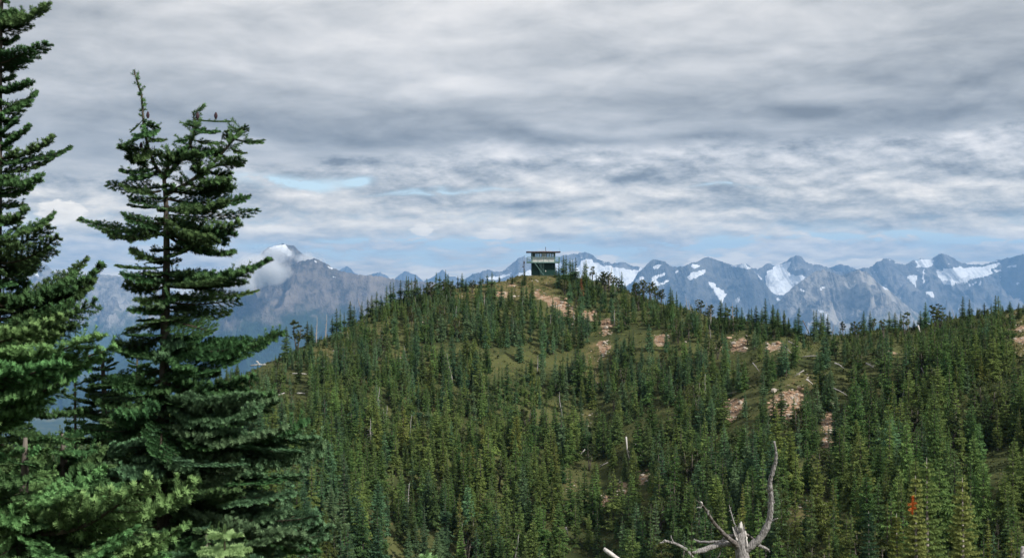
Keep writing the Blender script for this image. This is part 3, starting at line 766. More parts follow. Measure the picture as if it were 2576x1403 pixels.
    # things stored inside: desk and fire finder stand, seen through the glass
    mb = MB(); mb.box(-.3, .3, -.3, .3, zc + .03, zc + 1.0); mb.box(-.38, .38, -.38, .38, zc + 1.0, zc + 1.08); part('fire_finder_stand', mb, M_DECK)
    mb = MB(); mb.box(-C + .15, -C + .75, -C + .15, -C + .75, zc + .03, zc + 1.75); part('cupboard', mb, M_METAL)
    # roof
    zr = zc + 2.045; Rr = 3.60
    mb = MB(); mb.box(-Rr + .03, Rr - .03, -Rr + .03, Rr - .03, zr, zr + .15); part('roof_slab', mb, M_ROOF)
    mb = MB()
    mb.box(-Rr, Rr, -Rr - .03, -Rr + .029, zr - .03, zr + .20); mb.box(-Rr, Rr, Rr - .029, Rr + .03, zr - .03, zr + .20)
    mb.box(-Rr - .03, -Rr + .029, -Rr + .03, Rr - .03, zr - .03, zr + .20); mb.box(Rr - .029, Rr + .03, -Rr + .03, Rr - .03, zr - .03, zr + .20)
    part('fascia', mb, M_FASCIA)
    V = [(-Rr + .05, -Rr + .05, zr + .15), (Rr - .05, -Rr + .05, zr + .15), (Rr - .05, Rr - .05, zr + .15), (-Rr + .05, Rr - .05, zr + .15), (0, 0, zr + .34)]
    mb = MB(); mb.add(V, [(0, 1, 4), (1, 2, 4), (2, 3, 4), (3, 0, 4)]); part('roof_cap', mb, M_ROOF)
    mb = MB(); mb.tube([(.55, .2, zr + .2), (.55, .2, zr + 1.12)], .055, 10); mb.tube([(.55, .2, zr + 1.12), (.55, .2, zr + 1.2)], .08, 10); part('chimney_pipe', mb, M_METAL)
    mb = MB(); mb.tube([(3.5, -3.3, zr + .15), (3.5, -3.3, zr + .85)], .012, 5); part('antenna', mb, M_METAL)
    # stairs: rise from the ground right of centre up to the catwalk on the left
    x0, x1 = 0.10, -1.90; y = -HB - .62
    st = add('staircase', None, parent=root)
    for yy in (y - .38, y + .38):
        mb = MB(); mb.bar((x0, yy, .05), (x1, yy, H1 - .02), .06, .20); add('stringer', mb.mesh('stringer', M_STAIR), parent=st)
        mb = MB(); mb.bar((x0 + .1, yy, .95), (x1 + .55, yy, H1 + .1), .045, .045); add('handrail', mb.mesh('handrail', M_STAIR), parent=st)
    tm = MB(); tm.box(-.12, .12, -.35, .35, -.02, .02); tme = tm.mesh('tread', M_STAIR)
    for k in range(12):
        f = (k + .5) / 12; add('tread', tme, parent=st, loc=(x0 + (x1 - x0) * f, y, .05 + (H1 - .1) * f))
    for xx in (0.05, -0.35, -.68):
        mb = MB(); mb.box(-.035, .035, -.035, .035, 0.0, H1 - .145); add('support_post', mb.mesh('support_post', M_STAIR), parent=root, loc=(xx, -HB - 1.0 if xx < 0 else -D + .12, 0))
    # white lantern-shaped marker on the lower wall
    mb = MB(); mb.box(-.07, .07, -.09, -.03, .82, 1.05); mb.box(-.03, .03, -.08, -.04, 1.05, 1.14)
    add('wall_marker', mb.mesh('wall_marker', M_SIGN), parent=root, loc=(.50, -HB, 0), label='small white marker on the dark green wall')
build_tower()

def lattice_mast():
    p = Vector(((1379 * 0 + 1318.5 - CX) / F * 299, 299, 0)); p.z = float(hill(p.x, p.y))
    root = add('radio_mast', None, loc=p, label='thin guyed radio mast with a dark box left of the lookout', cat='radio mast')
    top = (CY - 642) / F * 299 - p.z
    leg = MB(); leg.tube([(0, 0, 0), (0, 0, top * .72)], .03, 5); lme = leg.mesh('mast_leg', M_METAL)
    for k in range(3):
        a = k * 2 * pi / 3 + .4; add('mast_leg', lme, parent=root, loc=(.16 * cos(a), .16 * sin(a), 0))
    mb = MB(); z = .2; k = 0
    while z < top * .7:
        for j in range(3):
            a = j * 2 * pi / 3 + .4; b = a + 2 * pi / 3
            mb.bar((.16 * cos(a), .16 * sin(a), z), (.16 * cos(b), .16 * sin(b), z + .3), .018)
        z += .3
    add('lattice_brace', mb.mesh('lattice_brace', M_METAL), parent=root)
    mb = MB(); mb.tube([(0, 0, top * .70), (0, 0, top)], .018, 5); add('whip_antenna', mb.mesh('whip_antenna', M_METAL), parent=root)
    mb = MB(); mb.box(-.42, -.02, -.2, .2, top * .42, top * .42 + .20); mb.box(-.12, .12, -.3, -.18, top * .6, top * .6 + .35)
    add('equipment_box', mb.mesh('equipment_box', M_METAL), parent=root)
    mb = MB(); mb.bar((0, 0, top * .95), (1.75, 3, TZ + 5.0 - p.z), .012); mb.bar((0, 0, top * .7), (-2.4, -2, -.3), .012); mb.bar((0, 0, top * .7), (-1.5, 4, -.3), .012)
    add('guy_wire', mb.mesh('guy_wire', M_METAL), parent=root)
lattice_mast()

# ------------------------------------------------------------------ slope trees: prototypes
def fir_proto(seed, H=6.0, R=1.05, style=0):
    r = np.random.default_rng(seed)
    V = []; T = []; tip = []; n = 0
    z = H * (0.05 if style != 2 else 0.14)
    lean = r.normal(0, .012, 2)
    P0 = []; ang = []; LL = []; dr = []
    while z < H * 0.985:
        f = z / H
        env = (1 - f) ** (0.82 if style == 0 else 0.62 if style == 1 else 0.95) * (0.75 + 0.25 * min(1, f * 6))
        if style == 3: env *= 0.75 + 0.35 * sin(f * 17 + seed)
        nb = 8 if f < 0.6 else 6 if f < .85 else 4
        a0 = r.uniform(0, 6.28)
        for k in range(nb):
            if r.random() < (0.10 if style != 2 else 0.22): continue
            L = R * env * r.uniform(0.62, 1.18) + 0.05
            P0.append(z + r.normal(0, .05)); ang.append(a0 + k * 6.283 / nb + r.normal(0, .25)); LL.append(L)
            dr.append(r.uniform(.25, .6) * (1.0 - 1.1 * f))
        z += (0.20 + 0.14 * (1 - f)) * (H / 6) * r.uniform(.8, 1.2)
    P0 = np.array(P0); ang = np.array(ang); LL = np.array(LL); dr = np.array(dr); B = len(P0)
    K = 5
    s = np.linspace(0.08, 1, K + 1)[None, :]
    rad = s * LL[:, None]
    zz = P0[:, None] + LL[:, None] * (-dr[:, None] * s + 0.28 * np.maximum(s - .55, 0) ** 1.5) + r.normal(0, .015, (B, K + 1))
    ca, sa = np.cos(ang)[:, None], np.sin(ang)[:, None]
    lx = lean[0] * P0[:, None]; ly = lean[1] * P0[:, None]
    spine = np.stack([rad * ca + lx, rad * sa + ly, zz], -1)              # B,K+1,3
    wid = LL[:, None] * 0.42 * (1.0 - 0.62 * s[:, :-1]) * r.uniform(.55, 1.25, (B, K)) + 0.05
    tri = []; tp = []
    for sd in (-1, 1):
        mid = spine[:, :-1] * .25 + spine[:, 1:] * .75
        q = mid + np.stack([-sa * sd * wid + ca * wid * .45, ca * sd * wid + sa * wid * .45, -wid * r.uniform(.05, .6, (B, K))], -1)
        tri.append(np.stack([spine[:, :-1], spine[:, 1:], q], 2).reshape(-1, 3, 3))
        tp.append(np.stack([s[:, :-1] + 0 * wid, s[:, 1:] + 0 * wid, np.ones_like(wid)], -1).reshape(-1, 3))
    q = spine[:, :-1] * .4 + spine[:, 1:] * .6 + np.stack([r.normal(0, .04, (B, K)), r.normal(0, .04, (B, K)), -wid * r.uniform(.4, 1.0, (B, K))], -1)
    tri.append(np.stack([spine[:, :-1], spine[:, 1:], q], 2).reshape(-1, 3, 3)); tp.append(np.zeros((B * K, 3)))
    q = spine[:, 1:] + np.stack([r.normal(0, .05, (B, K)), r.normal(0, .05, (B, K)), r.uniform(.04, .13, (B, K))], -1)
    tri.append(np.stack([spine[:, :-1], spine[:, 1:], q], 2).reshape(-1, 3, 3)); tp.append(np.ones((B * K, 3)))
    # leader
    tri.append(np.array([[[lean[0] * H - .05, lean[1] * H, H * .93], [lean[0] * H + .05, lean[1] * H, H * .93], [lean[0] * H, lean[1] * H, H]],
                         [[lean[0] * H, lean[1] * H - .05, H * .93], [lean[0] * H, lean[1] * H + .05, H * .93], [lean[0] * H, lean[1] * H, H]]])); tp.append(np.ones((2, 3)))
    V = np.concatenate(tri).reshape(-1, 3); tip = np.concatenate(tp).ravel() ** 2
    T = np.arange(len(V)).reshape(-1, 3)
    mb = MB(); mb.tube([(0, 0, -.4), (lean[0] * H * .5, lean[1] * H * .5, H * .5), (lean[0] * H, lean[1] * H, H * .97)], [H * .022, H * .013, .012], 6)
    return V, T, tip, mb

def pine_proto(seed, H=4.5, R=1.5):
    """round-headed whitebark pine: several upswept limbs with needle tufts at their ends"""
    r = np.random.default_rng(seed); mb = MB(); tri = []
    ends = []
    ns = 3 if seed % 2 else 2
    for k in range(ns):
        a = r.uniform(0, 6.28); lx, ly = R * .35 * cos(a), R * .35 * sin(a); hh = H * r.uniform(.78, 1.0)
        pts = [(0, 0, -.3), (lx * .4, ly * .4, H * .25), (lx, ly, H * .6), (lx * 1.2, ly * 1.2, hh)]
        mb.tube(pts, [.12, .09, .05, .02], 6)
        for j in range(13):
            f = r.uniform(.22, .98); z = H * .12 + f * (hh - H * .12)
            b = r.uniform(0, 6.28); L = R * (1.05 - f) ** .6 * r.uniform(.5, 1.0); bx, by = lx * min(1, f * 1.5), ly * min(1, f * 1.5)
            e = (bx + L * cos(b), by + L * sin(b), z + L * r.uniform(.1, .75))
            mb.tube([(bx, by, z), ((bx + e[0]) / 2, (by + e[1]) / 2, z + (e[2] - z) * .35), e], [.03, .02, .01], 4, cap=False)
            ends += [e, tuple((np.array(e) * .65 + np.array((bx, by, z)) * .35))]
        ends.append((lx * 1.2, ly * 1.2, hh))
    for e in ends:
        n = 34; c = np.array(e); d = r.normal(size=(n, 3)); d /= np.linalg.norm(d, axis=1)[:, None]
        rr = r.uniform(.16, .36); d[:, 2] = d[:, 2] * .7 + .12
        p = c + d * rr * r.uniform(.1, .5, (n, 1)); q = c + d * rr * r.uniform(.8, 1.15, (n, 1)) + r.normal(0, .03, (n, 3))
        w = np.cross(d, r.normal(size=(n, 3))); w /= np.linalg.norm(w, axis=1)[:, None]; w *= .05
        tri.append(np.stack([p - w, p + w, q], 1))
    V = np.concatenate(tri).reshape(-1, 3)
    return V, np.arange(len(V)).reshape(-1, 3), np.tile([0, 0, 1.0], len(V) // 3), mb

def dead_proto(seed, H=4.0):
    r = np.random.default_rng(seed); mb = MB()
    pts = [(0, 0, -.3)]; x = y = 0
    for k in range(1, 6):
        x += r.normal(0, .07); y += r.normal(0, .07); pts.append((x, y, H * k / 5))
    mb.tube(pts, np.array([.11, .10, .085, .06, .04, .015]) * H / 4, 7, .08, r)
    br = MB(); P_ = np.array(pts)
    for j in range(14 if seed % 3 else 24):
        z = r.uniform(.2, .95) * H; i = np.interp(z, P_[:, 2], P_[:, 0]); k = np.interp(z, P_[:, 2], P_[:, 1]); b = r.uniform(0, 6.28)
        L = r.uniform(.15, .75) * (1.2 - z / H); up = r.uniform(-.3, .7)
        br.tube([(i, k, z), (i + L * .5 * cos(b), k + L * .5 * sin(b), z + L * up * .3), (i + L * cos(b + .2), k + L * sin(b + .2), z + L * up)], [.022, .016, .006], 4, 0, r, False)
    return mb, br

FIRS = []    # (look, tint, crown mesh, trunk mesh, height)
_styles = [(11, 0, 1.35), (12, 0, 1.15), (13, 1, 1.75), (14, 3, 1.45), (15, 2, 1.35), (16, 0, .95), (17, 1, 1.5), (18, 3, 1.65)]
_look = {0: 'slender', 1: 'broad full', 2: 'sparse', 3: 'uneven'}
for sd_, st_, r_ in _styles:
    V_, T_, tip_, mb_ = fir_proto(sd_, 6.0, r_, st_)
    tm_ = mb_.mesh('fir_trunk', M_BARK)
    for tn, tm in TINTS.items():
        FIRS.append((('narrow spire' if r_ < 1.0 else _look[st_]), tn, mesh_from('fir_crown', V_, T_, [tm], False, {'tip': tip_}), tm_, 6.0))
PINES = []
for sd_ in range(31, 36):
    V_, T_, tip_, mb_ = pine_proto(sd_)
    PINES.append((mesh_from('pine_crown', V_, T_, [M_PINE], False, {'tip': tip_}), mb_.mesh('pine_trunk', M_BARK, True), 4.5))
DEADS = []
for sd_ in range(51, 57):
    a_, b_ = dead_proto(sd_)
    DEADS.append((a_.mesh('dead_trunk', M_GREYWOOD, True), b_.mesh('bare_branches', M_GREYWOOD), 4.0))
V_, T_, tip_, mb_ = fir_proto(19, 6.0, .95, 0)
RUSTFIR = (mesh_from('rust_crown', V_, T_, [M_RUST]), mb_.mesh('rust_trunk', M_BARK))

# ------------------------------------------------------------------ slope trees: places
LAND = [('the lookout tower', 1367, 670, 30), ('the rusty dead fir', 1462, 705, 20), ('the orange gully', 1424, 778, 25),
        ('the gully boulder heap', 1524, 825, 22), ('the green clearing', 1494, 925, 30), ('the large orange scree', 1985, 1025, 40),
        ('the narrow orange scar', 2083, 1085, 20), ('the left grass patch', 812, 905, 25), ('the radio mast', 1318, 665, 8),
        ('the reddish bare patch', 1838, 1017, 25), ('the right-edge stony slope', 2560, 840, 30), ('the white fallen log', 755, 941, 12),
        ('the upright grey snag limb', 1945, 1200, 12), ('the broken snag top', 1862, 1330, 20), ('the skyline orange patch', 1948, 872, 20),
        ('the lower-slope talus', 1528, 1262, 15), ('the twin-stemmed fir', 2340, 1250, 45), ('the foreground fir\'s lowest bough', 825, 1310, 20),
        ('the tall foreground fir', 560, 1000, 60), ('the lower-right grassy opening', 2035, 1300, 25), ('the shoulder talus', 1858, 873, 15),
        ('the skyline pine clump', 2340, 790, 20), ('the shoulder pine clump', 1600, 720, 20), ('the bottom-edge midpoint', 1300, 1395, 20),
        ('the bottom right corner', 2560, 1390, 20), ('the antler-like grey snag', 1893, 975, 10), ('the scree\'s upper bank', 2000, 950, 15),
        ('the dead pair', 1738, 770, 12), ('the leaning skyline deadwood', 798, 820, 10)]
_ORD = ['nearest', 'second', 'third', 'fourth', 'fifth', 'sixth', 'seventh', 'eighth', 'ninth', 'tenth', 'eleventh', 'twelfth']
def name_places(items, noun):
    """items: list of dict with u, v, look. gives each a phrase that counts from a landmark in one direction"""
    used = {}
    for it in items:
        best = sorted(LAND, key=lambda L: math.hypot(it['u'] - L[1], (it['v'] - L[2])))[:1][0]
        a = math.atan2(it['v'] - best[2], it['u'] - best[1]); k = int(((a + pi / 8) % (2 * pi)) // (pi / 4))
        dr = ['right of', 'lower right of', 'below', 'lower left of', 'left of', 'upper left of', 'above', 'upper right of'][k]
        used.setdefault((it['look'], best[0], dr), []).append((math.hypot(it['u'] - best[1], it['v'] - best[2]), it))
    for (look, lm, dr), l in used.items():
        l.sort(key=lambda q: q[0])
        for i, (_, it) in enumerate(l):
            it['label'] = (f'{look} {noun} {dr} {lm}' if len(l) == 1 else f'{look} {noun} {dr} {lm}, {_ORD[i]} outwards' if i < 12 else f'{look} {noun} far {dr} {lm}')

SKY = [('f', p) for p in c5((418, 920), (605, 865), (640, 890), (655, 955), (830, 820), (868, 760), (900, 770), (935, 785), (988, 690), (1020, 730), (1090, 690), (1145, 650), (1178, 635), (1218, 600),
        (1262, 625), (1310, 560), (1345, 525), (1370, 530), (1430, 505), (1485, 470), (1505, 475), (1530, 485), (1558, 460), (1580, 490), (1610, 540), (1640, 540), (1665, 490), (1745, 440),
        (1775, 470), (1830, 415), (1850, 440), (1890, 490), (1938, 455), (1975, 435), (2010, 490), (2135, 465), (2200, 440), (2238, 430), (2305, 465), (2418, 445), (2528, 400), (2515, 450))]
SKY += [('f', p) for p in c6((250, 400), (275, 380), (320, 305), (350, 320), (388, 340), (412, 345), (440, 340), (520, 375), (543, 360), (640, 470), (885, 465), (915, 560), (1000, 540), (1350, 615), (1370, 650), (1413, 655),
        (1833, 735), (1885, 770), (1990, 785), (2040, 810), (2105, 815), (2135, 800), (2180, 795), (2230, 810), (2265, 733), (2340, 790), (2380, 825), (2445, 840), (2490, 900))]
SKY += [('f', p) for p in c7((40, 790), (92, 825), (150, 840), (195, 900), (260, 900), (288, 828), (440, 850), (462, 840), (505, 870), (525, 865), (572, 875), (785, 990), (915, 845), (978, 845), (1165, 845), (1220, 855), (1275, 845),
        (1400, 920), (1460, 840), (1512, 765), (1745, 825), (1870, 715), (1935, 735), (1960, 800), (2080, 755), (2140, 770), (2183, 700), (2218, 705), (2240, 780), (2320, 740), (2410, 760), (2450, 765))]
SKY += [('p', p) for p in c5((515, 870), (1800, 480), (1700, 500), (1870, 500), (2065, 485), (2150, 470))]
SKY += [('p', p) for p in c6((600, 410), (690, 470), (725, 455), (760, 450), (800, 480), (845, 505), (1040, 560), (1100, 530), (1155, 550), (1215, 590), (1260, 620), (1640, 720), (1720, 770), (1925, 790))]
SKY += [('p', p) for p in c7((720, 930), (850, 925), (1000, 900), (1110, 910), (1312, 860), (1605, 765), (1650, 800), (1720, 870), (2020, 800))]
SKY += [('d', p) for p in c5((688, 825), (770, 810), (1110, 655))] + [('d', p) for p in c6((760, 410), (1530, 705), (1570, 730), (1680, 760), (1740, 790), (1950, 775))] + [('d', p) for p in c7((1795, 800), (1350, 880), (600, 960))]

firs, pines, deads = [], [], []
def entry(u, vtop, Y, kind, top=None, H=None, rng=RNG):
    X = (u - CX) / F * Y; z = float(hill(X, Y))
    if H is None: H = (CY - vtop) / F * Y - z
    return dict(X=X, Y=Y, Z=z, H=H, u=u, v=(CY - F * (z + H * .6) / Y), px=H / Y * F, sky=top, rz=float(rng.uniform(0, 6.28)))
for kind, (u, v) in SKY:
    rd = float(np.interp(u, RDEP[:, 0], RDEP[:, 1])); back = float(RNG.uniform(2, 11))
    it = entry(u, v, rd - back, kind, True)
    if it['H'] < 1.0: it = entry(u, v, rd - 1, kind, True, H=1.3)
    it['H'] *= 1.12
    it['w'] = float(np.clip(RNG.uniform(.85, 1.35) * (4.5 / it['H']) ** .5, .6, 1.9))
    {'f': firs, 'p': pines, 'd': deads}[kind].append(it)
it = entry(1462.5, 694, 285, 'r', True); rust = it

# the rest of the wood: scattered, clumped, kept off bare patches
def scatter():
    r = np.random.default_rng(99); cand = []
    n = 26000
    u = r.uniform(-150, 2900, n); t = r.random(n) ** 1.2
    Yr = np.interp(u, RDEP[:, 0], RDEP[:, 1]); Y = Yr - 1.5 - t * (Yr - 126)
    X = (u - CX) / F * Y
    # equal density per ground area
    keep = r.random(n) < (Y / 300)
    Z = hill(X, Y); uu, vv = project(X, Y, Z)
    clump = fbm(X / 11, Y / 11, 3, 55)
    bare = (patch(EARTH, uu, vv, 10) + .8 * patch(GRASSY, uu, vv, 8))
    keep &= (bare < .25) | (r.random(n) < .02)
    keep &= clump > -0.34 - 0.25 * r.random(n)
    # nothing in front of the tower
    keep &= ~((np.abs(X - TX) < 4.6) & (Y > 270)) | ((vv > 760) & (np.abs(X - TX) < 4.6))
    for i in np.nonzero(keep)[0]:
        tt = (Yr[i] - Y[i]) / (Yr[i] - 188)
        H = (3.2 + 4.3 * min(1.15, tt)) * r.uniform(.40, 1.0) ** .8 * 1.15 * (1 + .15 * clump[i])
        cand.append((X[i], Y[i], Z[i], H, u[i], vv[i]))
    # minimum spacing
    cell = {}; out = []
    for c in cand:
        dmin = 0.85 + 0.09 * c[3]; k = (int(c[0] // 2), int(c[1] // 2)); ok = True
        for a in (-1, 0, 1):
            for b in (-1, 0, 1):
                for q in cell.get((k[0] + a, k[1] + b), ()):
                    if (q[0] - c[0]) ** 2 + (q[1] - c[1]) ** 2 < dmin * dmin: ok = False
        if ok: cell.setdefault(k, []).append(c); out.append(c)
    return out, r
cands, r2 = scatter()
CLEAR = [(p, .9, 13) for pts in (cE((840, 500), (985, 488)), cE((1145, 560), (1238, 612)), cE((1455, 565), (1525, 602)), cE((870, 715), (935, 762)), cB((572, 586), (720, 590)), cB((370, 835), (495, 788)), cB((620, 797), (705, 797)),
         cC((1540, 340), (1570, 560)), cC((1310, 605), (1380, 565)), cC((1010, 1130), (1030, 1215)), cE((355, 555), (422, 642)), cE((1200, 830), (1268, 872)), cE((850, 630), (752, 695)), cE((330, 760), (400, 910)), cB((130, 500), (290, 490))) for p in (pts[0], pts[1], ((pts[0][0] + pts[1][0]) / 2, (pts[0][1] + pts[1][1]) / 2))]
for q_ in EARTH:
    q_ = np.array(q_); CLEAR.append(((float(q_[:, 0].mean()), float(q_[:, 1].mean())), .65, 14))
    for k_ in range(0, len(q_), 2): CLEAR.append(((float(q_[:, 0].mean() * .5 + q_[k_, 0] * .5), float(q_[:, 1].mean() * .5 + q_[k_, 1] * .5)), .5, 11))
CLEAR = [(p, pr, w, ground_at(p[0], p[1], 150).y) for p, pr, w in CLEAR]
def hides(X, Y, Z, H, u):
    vt = CY - F * (Z + H) / Y; vb = CY - F * Z / Y
    for (p, pr, w, gy) in CLEAR:
        if Y < gy + 1 and abs(u - p[0]) < w and vt + .12 * (vb - vt) < p[1] < vb + 3 and r2.random() < pr: return True
    return False
cands = [c for c in cands if not hides(*c[:5])]
rest = []
for it0 in [f for f in firs + pines if r2.random() < .8]:
    for _ in range(2):
        Y = it0['Y'] - float(r2.uniform(.5, 7)); X = it0['X'] + float(r2.normal(0, 1.2)); u = CX + F * X / Y
        if 1325 < u < 1410: continue
        cands.append((X, Y, float(hill(X, Y)), max(1.3, it0['H'] * float(r2.uniform(.45, .85))), u, 0))
for (X, Y, Z, H, u, vv) in cands:
    vt = CY - F * (Z + H) / Y
    # stay below the skyline on the explicit trees' stretch, keep clear of the lookout
    rv = float(np.interp(u, RIDGE[:, 0], RIDGE[:, 1]))
    if 600 < u < 2576 and vt < rv - 12: H = max(1.2, (CY - (rv - r2.uniform(-6, 12))) / F * Y - Z); vt = CY - F * (Z + H) / Y
    if 1330 < u < 1400 and vt < 700: continue
    if H < 1.2: continue
    it = dict(X=X, Y=Y, Z=Z, H=H, u=u, v=vt + .4 * H / Y * F, px=H / Y * F, sky=False, rz=float(r2.uniform(0, 6.28)), w=float(r2.uniform(.52, 1.02)))
    q = r2.random()
    if q < 0.045 + (.06 if u > 1550 else 0): it['H'] *= .8; pines.append(it)
    elif q < 0.17 and (u > 600) and r2.random() < .2: it['H'] *= .75; deads.append(it)
    else: rest.append(it)
def seen(it): return -40 < it['u'] < 2620 and it['v'] < 1420 and not (it['u'] < 620 and it['v'] > 850) 
pines_seen = [p for p in pines if seen(p)]; deads = [d for d in deads if seen(d)]
rest.sort(key=lambda i: -(i['px'] if seen(i) else 0))
N_IND = 300 - len([f for f in firs]) - 14
firs += rest[:N_IND]; rest = rest[N_IND:]
pines_rest = [p for p in pines if not seen(p)]

def tint_of(it, r):
    x = fbm(np.array([it['X'] / 35.0]), np.array([it['Y'] / 35.0]), 3, 81)[0] * .5 + r.normal(0, .5) + (it['u'] - 1500) / 4500
    return 'blue-green' if x < -.6 else 'dark green' if x < -.15 else 'mid-green' if x < .62 else 'olive'

for it in firs + rest:
    tn = tint_of(it, r2)
    if it['sky']: tn = 'dark green' if r2.random() < .7 else 'blue-green'
    ok = [k for k, f in enumerate(FIRS) if f[1] == tn]
    if it['sky']: ok = [k for k in ok if FIRS[k][0] != 'broad full']
    it['k'] = int(r2.choice(ok)); f = FIRS[it['k']]
    size = 'short' if it['px'] < 60 else 'tall' if it['px'] > 118 else 'mid-sized'
    it['look'] = f"{size} {f[0]} {tn}"
for it in pines: it['look'] = 'bushy round-topped green' if it['px'] < 60 else 'big bushy green'
for it in deads: it['look'] = 'bare grey dead' if not it['sky'] else 'bare dark dead'
name_places([f for f in firs], 'fir'); name_places(pines_seen, 'pine'); name_places(deads, 'tree')

for it in firs:
    f = FIRS[it['k']]; s = it['H'] / f[4]
    root = add('fir_tree', None, loc=(it['X'], it['Y'], it['Z']), label=it['label'], cat='fir tree', group='firs growing on the hillside')
    root.rotation_euler = (0, 0, it['rz']); root.scale = (s * it['w'] if not it['sky'] else it['w'] * s * 1.0, s * it['w'], s)
    add('trunk', f[3], parent=root); add('crown', f[2], parent=root)
it = rust; s = it['H'] / 6.0
root = add('fir_tree', None, loc=(it['X'], it['Y'], it['Z']), label='rusty red-brown dead fir standing among green ones right of the lookout', cat='fir tree', group='firs growing on the hillside')
root.scale = (s * .8, s * .8, s); add('trunk', RUSTFIR[1], parent=root); add('crown', RUSTFIR[0], parent=root)
for it in pines_seen:
    f = PINES[int(r2.integers(len(PINES)))]; s = it['H'] / f[2]
    root = add('pine_tree', None, loc=(it['X'], it['Y'], it['Z']), label=it['label'], cat='pine tree', group='round-topped pines on the hillside')
    root.rotation_euler = (0, 0, it['rz']); root.scale = (s, s, s); add('trunk', f[1], parent=root); add('crown', f[0], parent=root)
for it in deads:
    f = DEADS[int(r2.integers(len(DEADS)))]; s = it['H'] / f[2]
    root = add('dead_tree', None, loc=(it['X'], it['Y'], it['Z']), label=it['label'], cat='dead tree', group='bare dead trees on the hillside')
    root.rotation_euler = (float(r2.normal(0, .12)), float(r2.normal(0, .12)), it['rz']); root.scale = (s, s, s)
    add('trunk', f[0], parent=root); add('bare_branches', f[1], parent=root)

# everything smaller: one object of kind stuff that scatters the same crowns and trunks
def stuff_wood(items):
    for p in pines_rest: p['k'] = int(r2.integers(len(FIRS))); p['w'] = 1.2
    items = items + pines_rest
    n = len(items)
    me = bpy.data.meshes.new('wood_points'); me.vertices.add(n)
    me.vertices.foreach_set('co', np.array([(i['X'], i['Y'], i['Z']) for i in items], np.float32).ravel())
    kk = me.attributes.new('kind_of_tree', 'INT', 'POINT'); kk.data.foreach_set('value', np.array([i['k'] for i in items], np.int32))
    ss = me.attributes.new('tree_scale', 'FLOAT_VECTOR', 'POINT')
    ss.data.foreach_set('vector', np.array([(i['H'] / 6 * i.get('w', 1), i['H'] / 6 * i.get('w', 1), i['H'] / 6) for i in items], np.float32).ravel())
    rr = me.attributes.new('tree_turn', 'FLOAT_VECTOR', 'POINT'); rr.data.foreach_set('vector', np.array([(0, 0, i['rz']) for i in items], np.float32).ravel())
    ng = bpy.data.node_groups.new('wood', 'GeometryNodeTree')
    ng.interface.new_socket('Geometry', in_out='INPUT', socket_type='NodeSocketGeometry'); ng.interface.new_socket('Geometry', in_out='OUTPUT', socket_type='NodeSocketGeometry')
    N = ng.nodes; L = ng.links; gi = N.new('NodeGroupInput'); go = N.new('NodeGroupOutput'); jn = N.new('GeometryNodeJoinGeometry')
    def named(nm, ty):
        x = N.new('GeometryNodeInputNamedAttribute'); x.data_type = ty; x.inputs[0].default_value = nm
        return [o for o in x.outputs if o.enabled][0]
    ak, as_, ar = named('kind_of_tree', 'INT'), named('tree_scale', 'FLOAT_VECTOR'), named('tree_turn', 'FLOAT_VECTOR')
    src = {}
    for o in bpy.data.objects:
        if o.name.split('.')[0] in ('crown', 'trunk') and o.data is not None: src.setdefault(o.data.name, o)
    for k, f in enumerate(FIRS):
        for me_ in (f[2], f[3]):
            o = src.get(me_.name)
            if o is None:
                o = src.get(FIRS[(k + 1) % len(FIRS)][2 if me_ is f[2] else 3].name)
            if o is None: continue
            cm = N.new('FunctionNodeCompare'); cm.data_type = 'INT'; cm.operation = 'EQUAL'; L.new(ak, cm.inputs[2]); cm.inputs[3].default_value = k
            oi = N.new('GeometryNodeObjectInfo'); oi.transform_space = 'ORIGINAL'; oi.inputs['Object'].default_value = o; oi.inputs['As Instance'].default_value = True
            ip = N.new('GeometryNodeInstanceOnPoints'); L.new(gi.outputs[0], ip.inputs['Points']); L.new(cm.outputs[0], ip.inputs['Selection'])
            L.new(oi.outputs['Geometry'], ip.inputs['Instance']); L.new(ar, ip.inputs['Rotation']); L.new(as_, ip.inputs['Scale'])
            L.new(ip.outputs[0], jn.inputs[0])
    L.new(jn.outputs[0], go.inputs[0])
    o = add('distant_wood', me, kind='stuff', label='dense mass of smaller firs covering the hillside')
    md = o.modifiers.new('wood', 'NODES'); md.node_group = ng
stuff_wood(rest)
print('trees', len(firs), len(pines_seen), len(deads), len(rest))

# ------------------------------------------------------------------ low shrubs and rubble as stuff
def blob_stuff(name, mat, n, uv, size, label, flat=.7, seed=5, spiky=.35, nv=9):
    r = np.random.default_rng(seed)
    phi = (1 + 5 ** .5) / 2
    ico = np.array([(-1, phi, 0), (1, phi, 0), (-1, -phi, 0), (1, -phi, 0), (0, -1, phi), (0, 1, phi), (0, -1, -phi), (0, 1, -phi), (phi, 0, -1), (phi, 0, 1), (-phi, 0, -1), (-phi, 0, 1)]) / 1.9
    fc = np.array([(0, 11, 5), (0, 5, 1), (0, 1, 7), (0, 7, 10), (0, 10, 11), (1, 5, 9), (5, 11, 4), (11, 10, 2), (10, 7, 6), (7, 1, 8), (3, 9, 4), (3, 4, 2), (3, 2, 6), (3, 6, 8), (3, 8, 9), (4, 9, 5), (2, 4, 11), (6, 2, 10), (8, 6, 7), (9, 8, 1)])
    X, Y = uv; Z = hill(X, Y); n = len(X)
    s = size(r, n)
    V = ico[None] * (1 + r.normal(0, spiky, (n, 12, 1))) * s[:, None, None] * np.array([1, 1, flat])
    V = V + np.stack([X, Y, Z], -1)[:, None, :]
    T = fc[None] + (np.arange(n) * 12)[:, None, None]
    add(name, mesh_from(name, V.reshape(-1, 3), T.reshape(-1, 3), [mat]), kind='stuff', label=label)
    return ico, fc

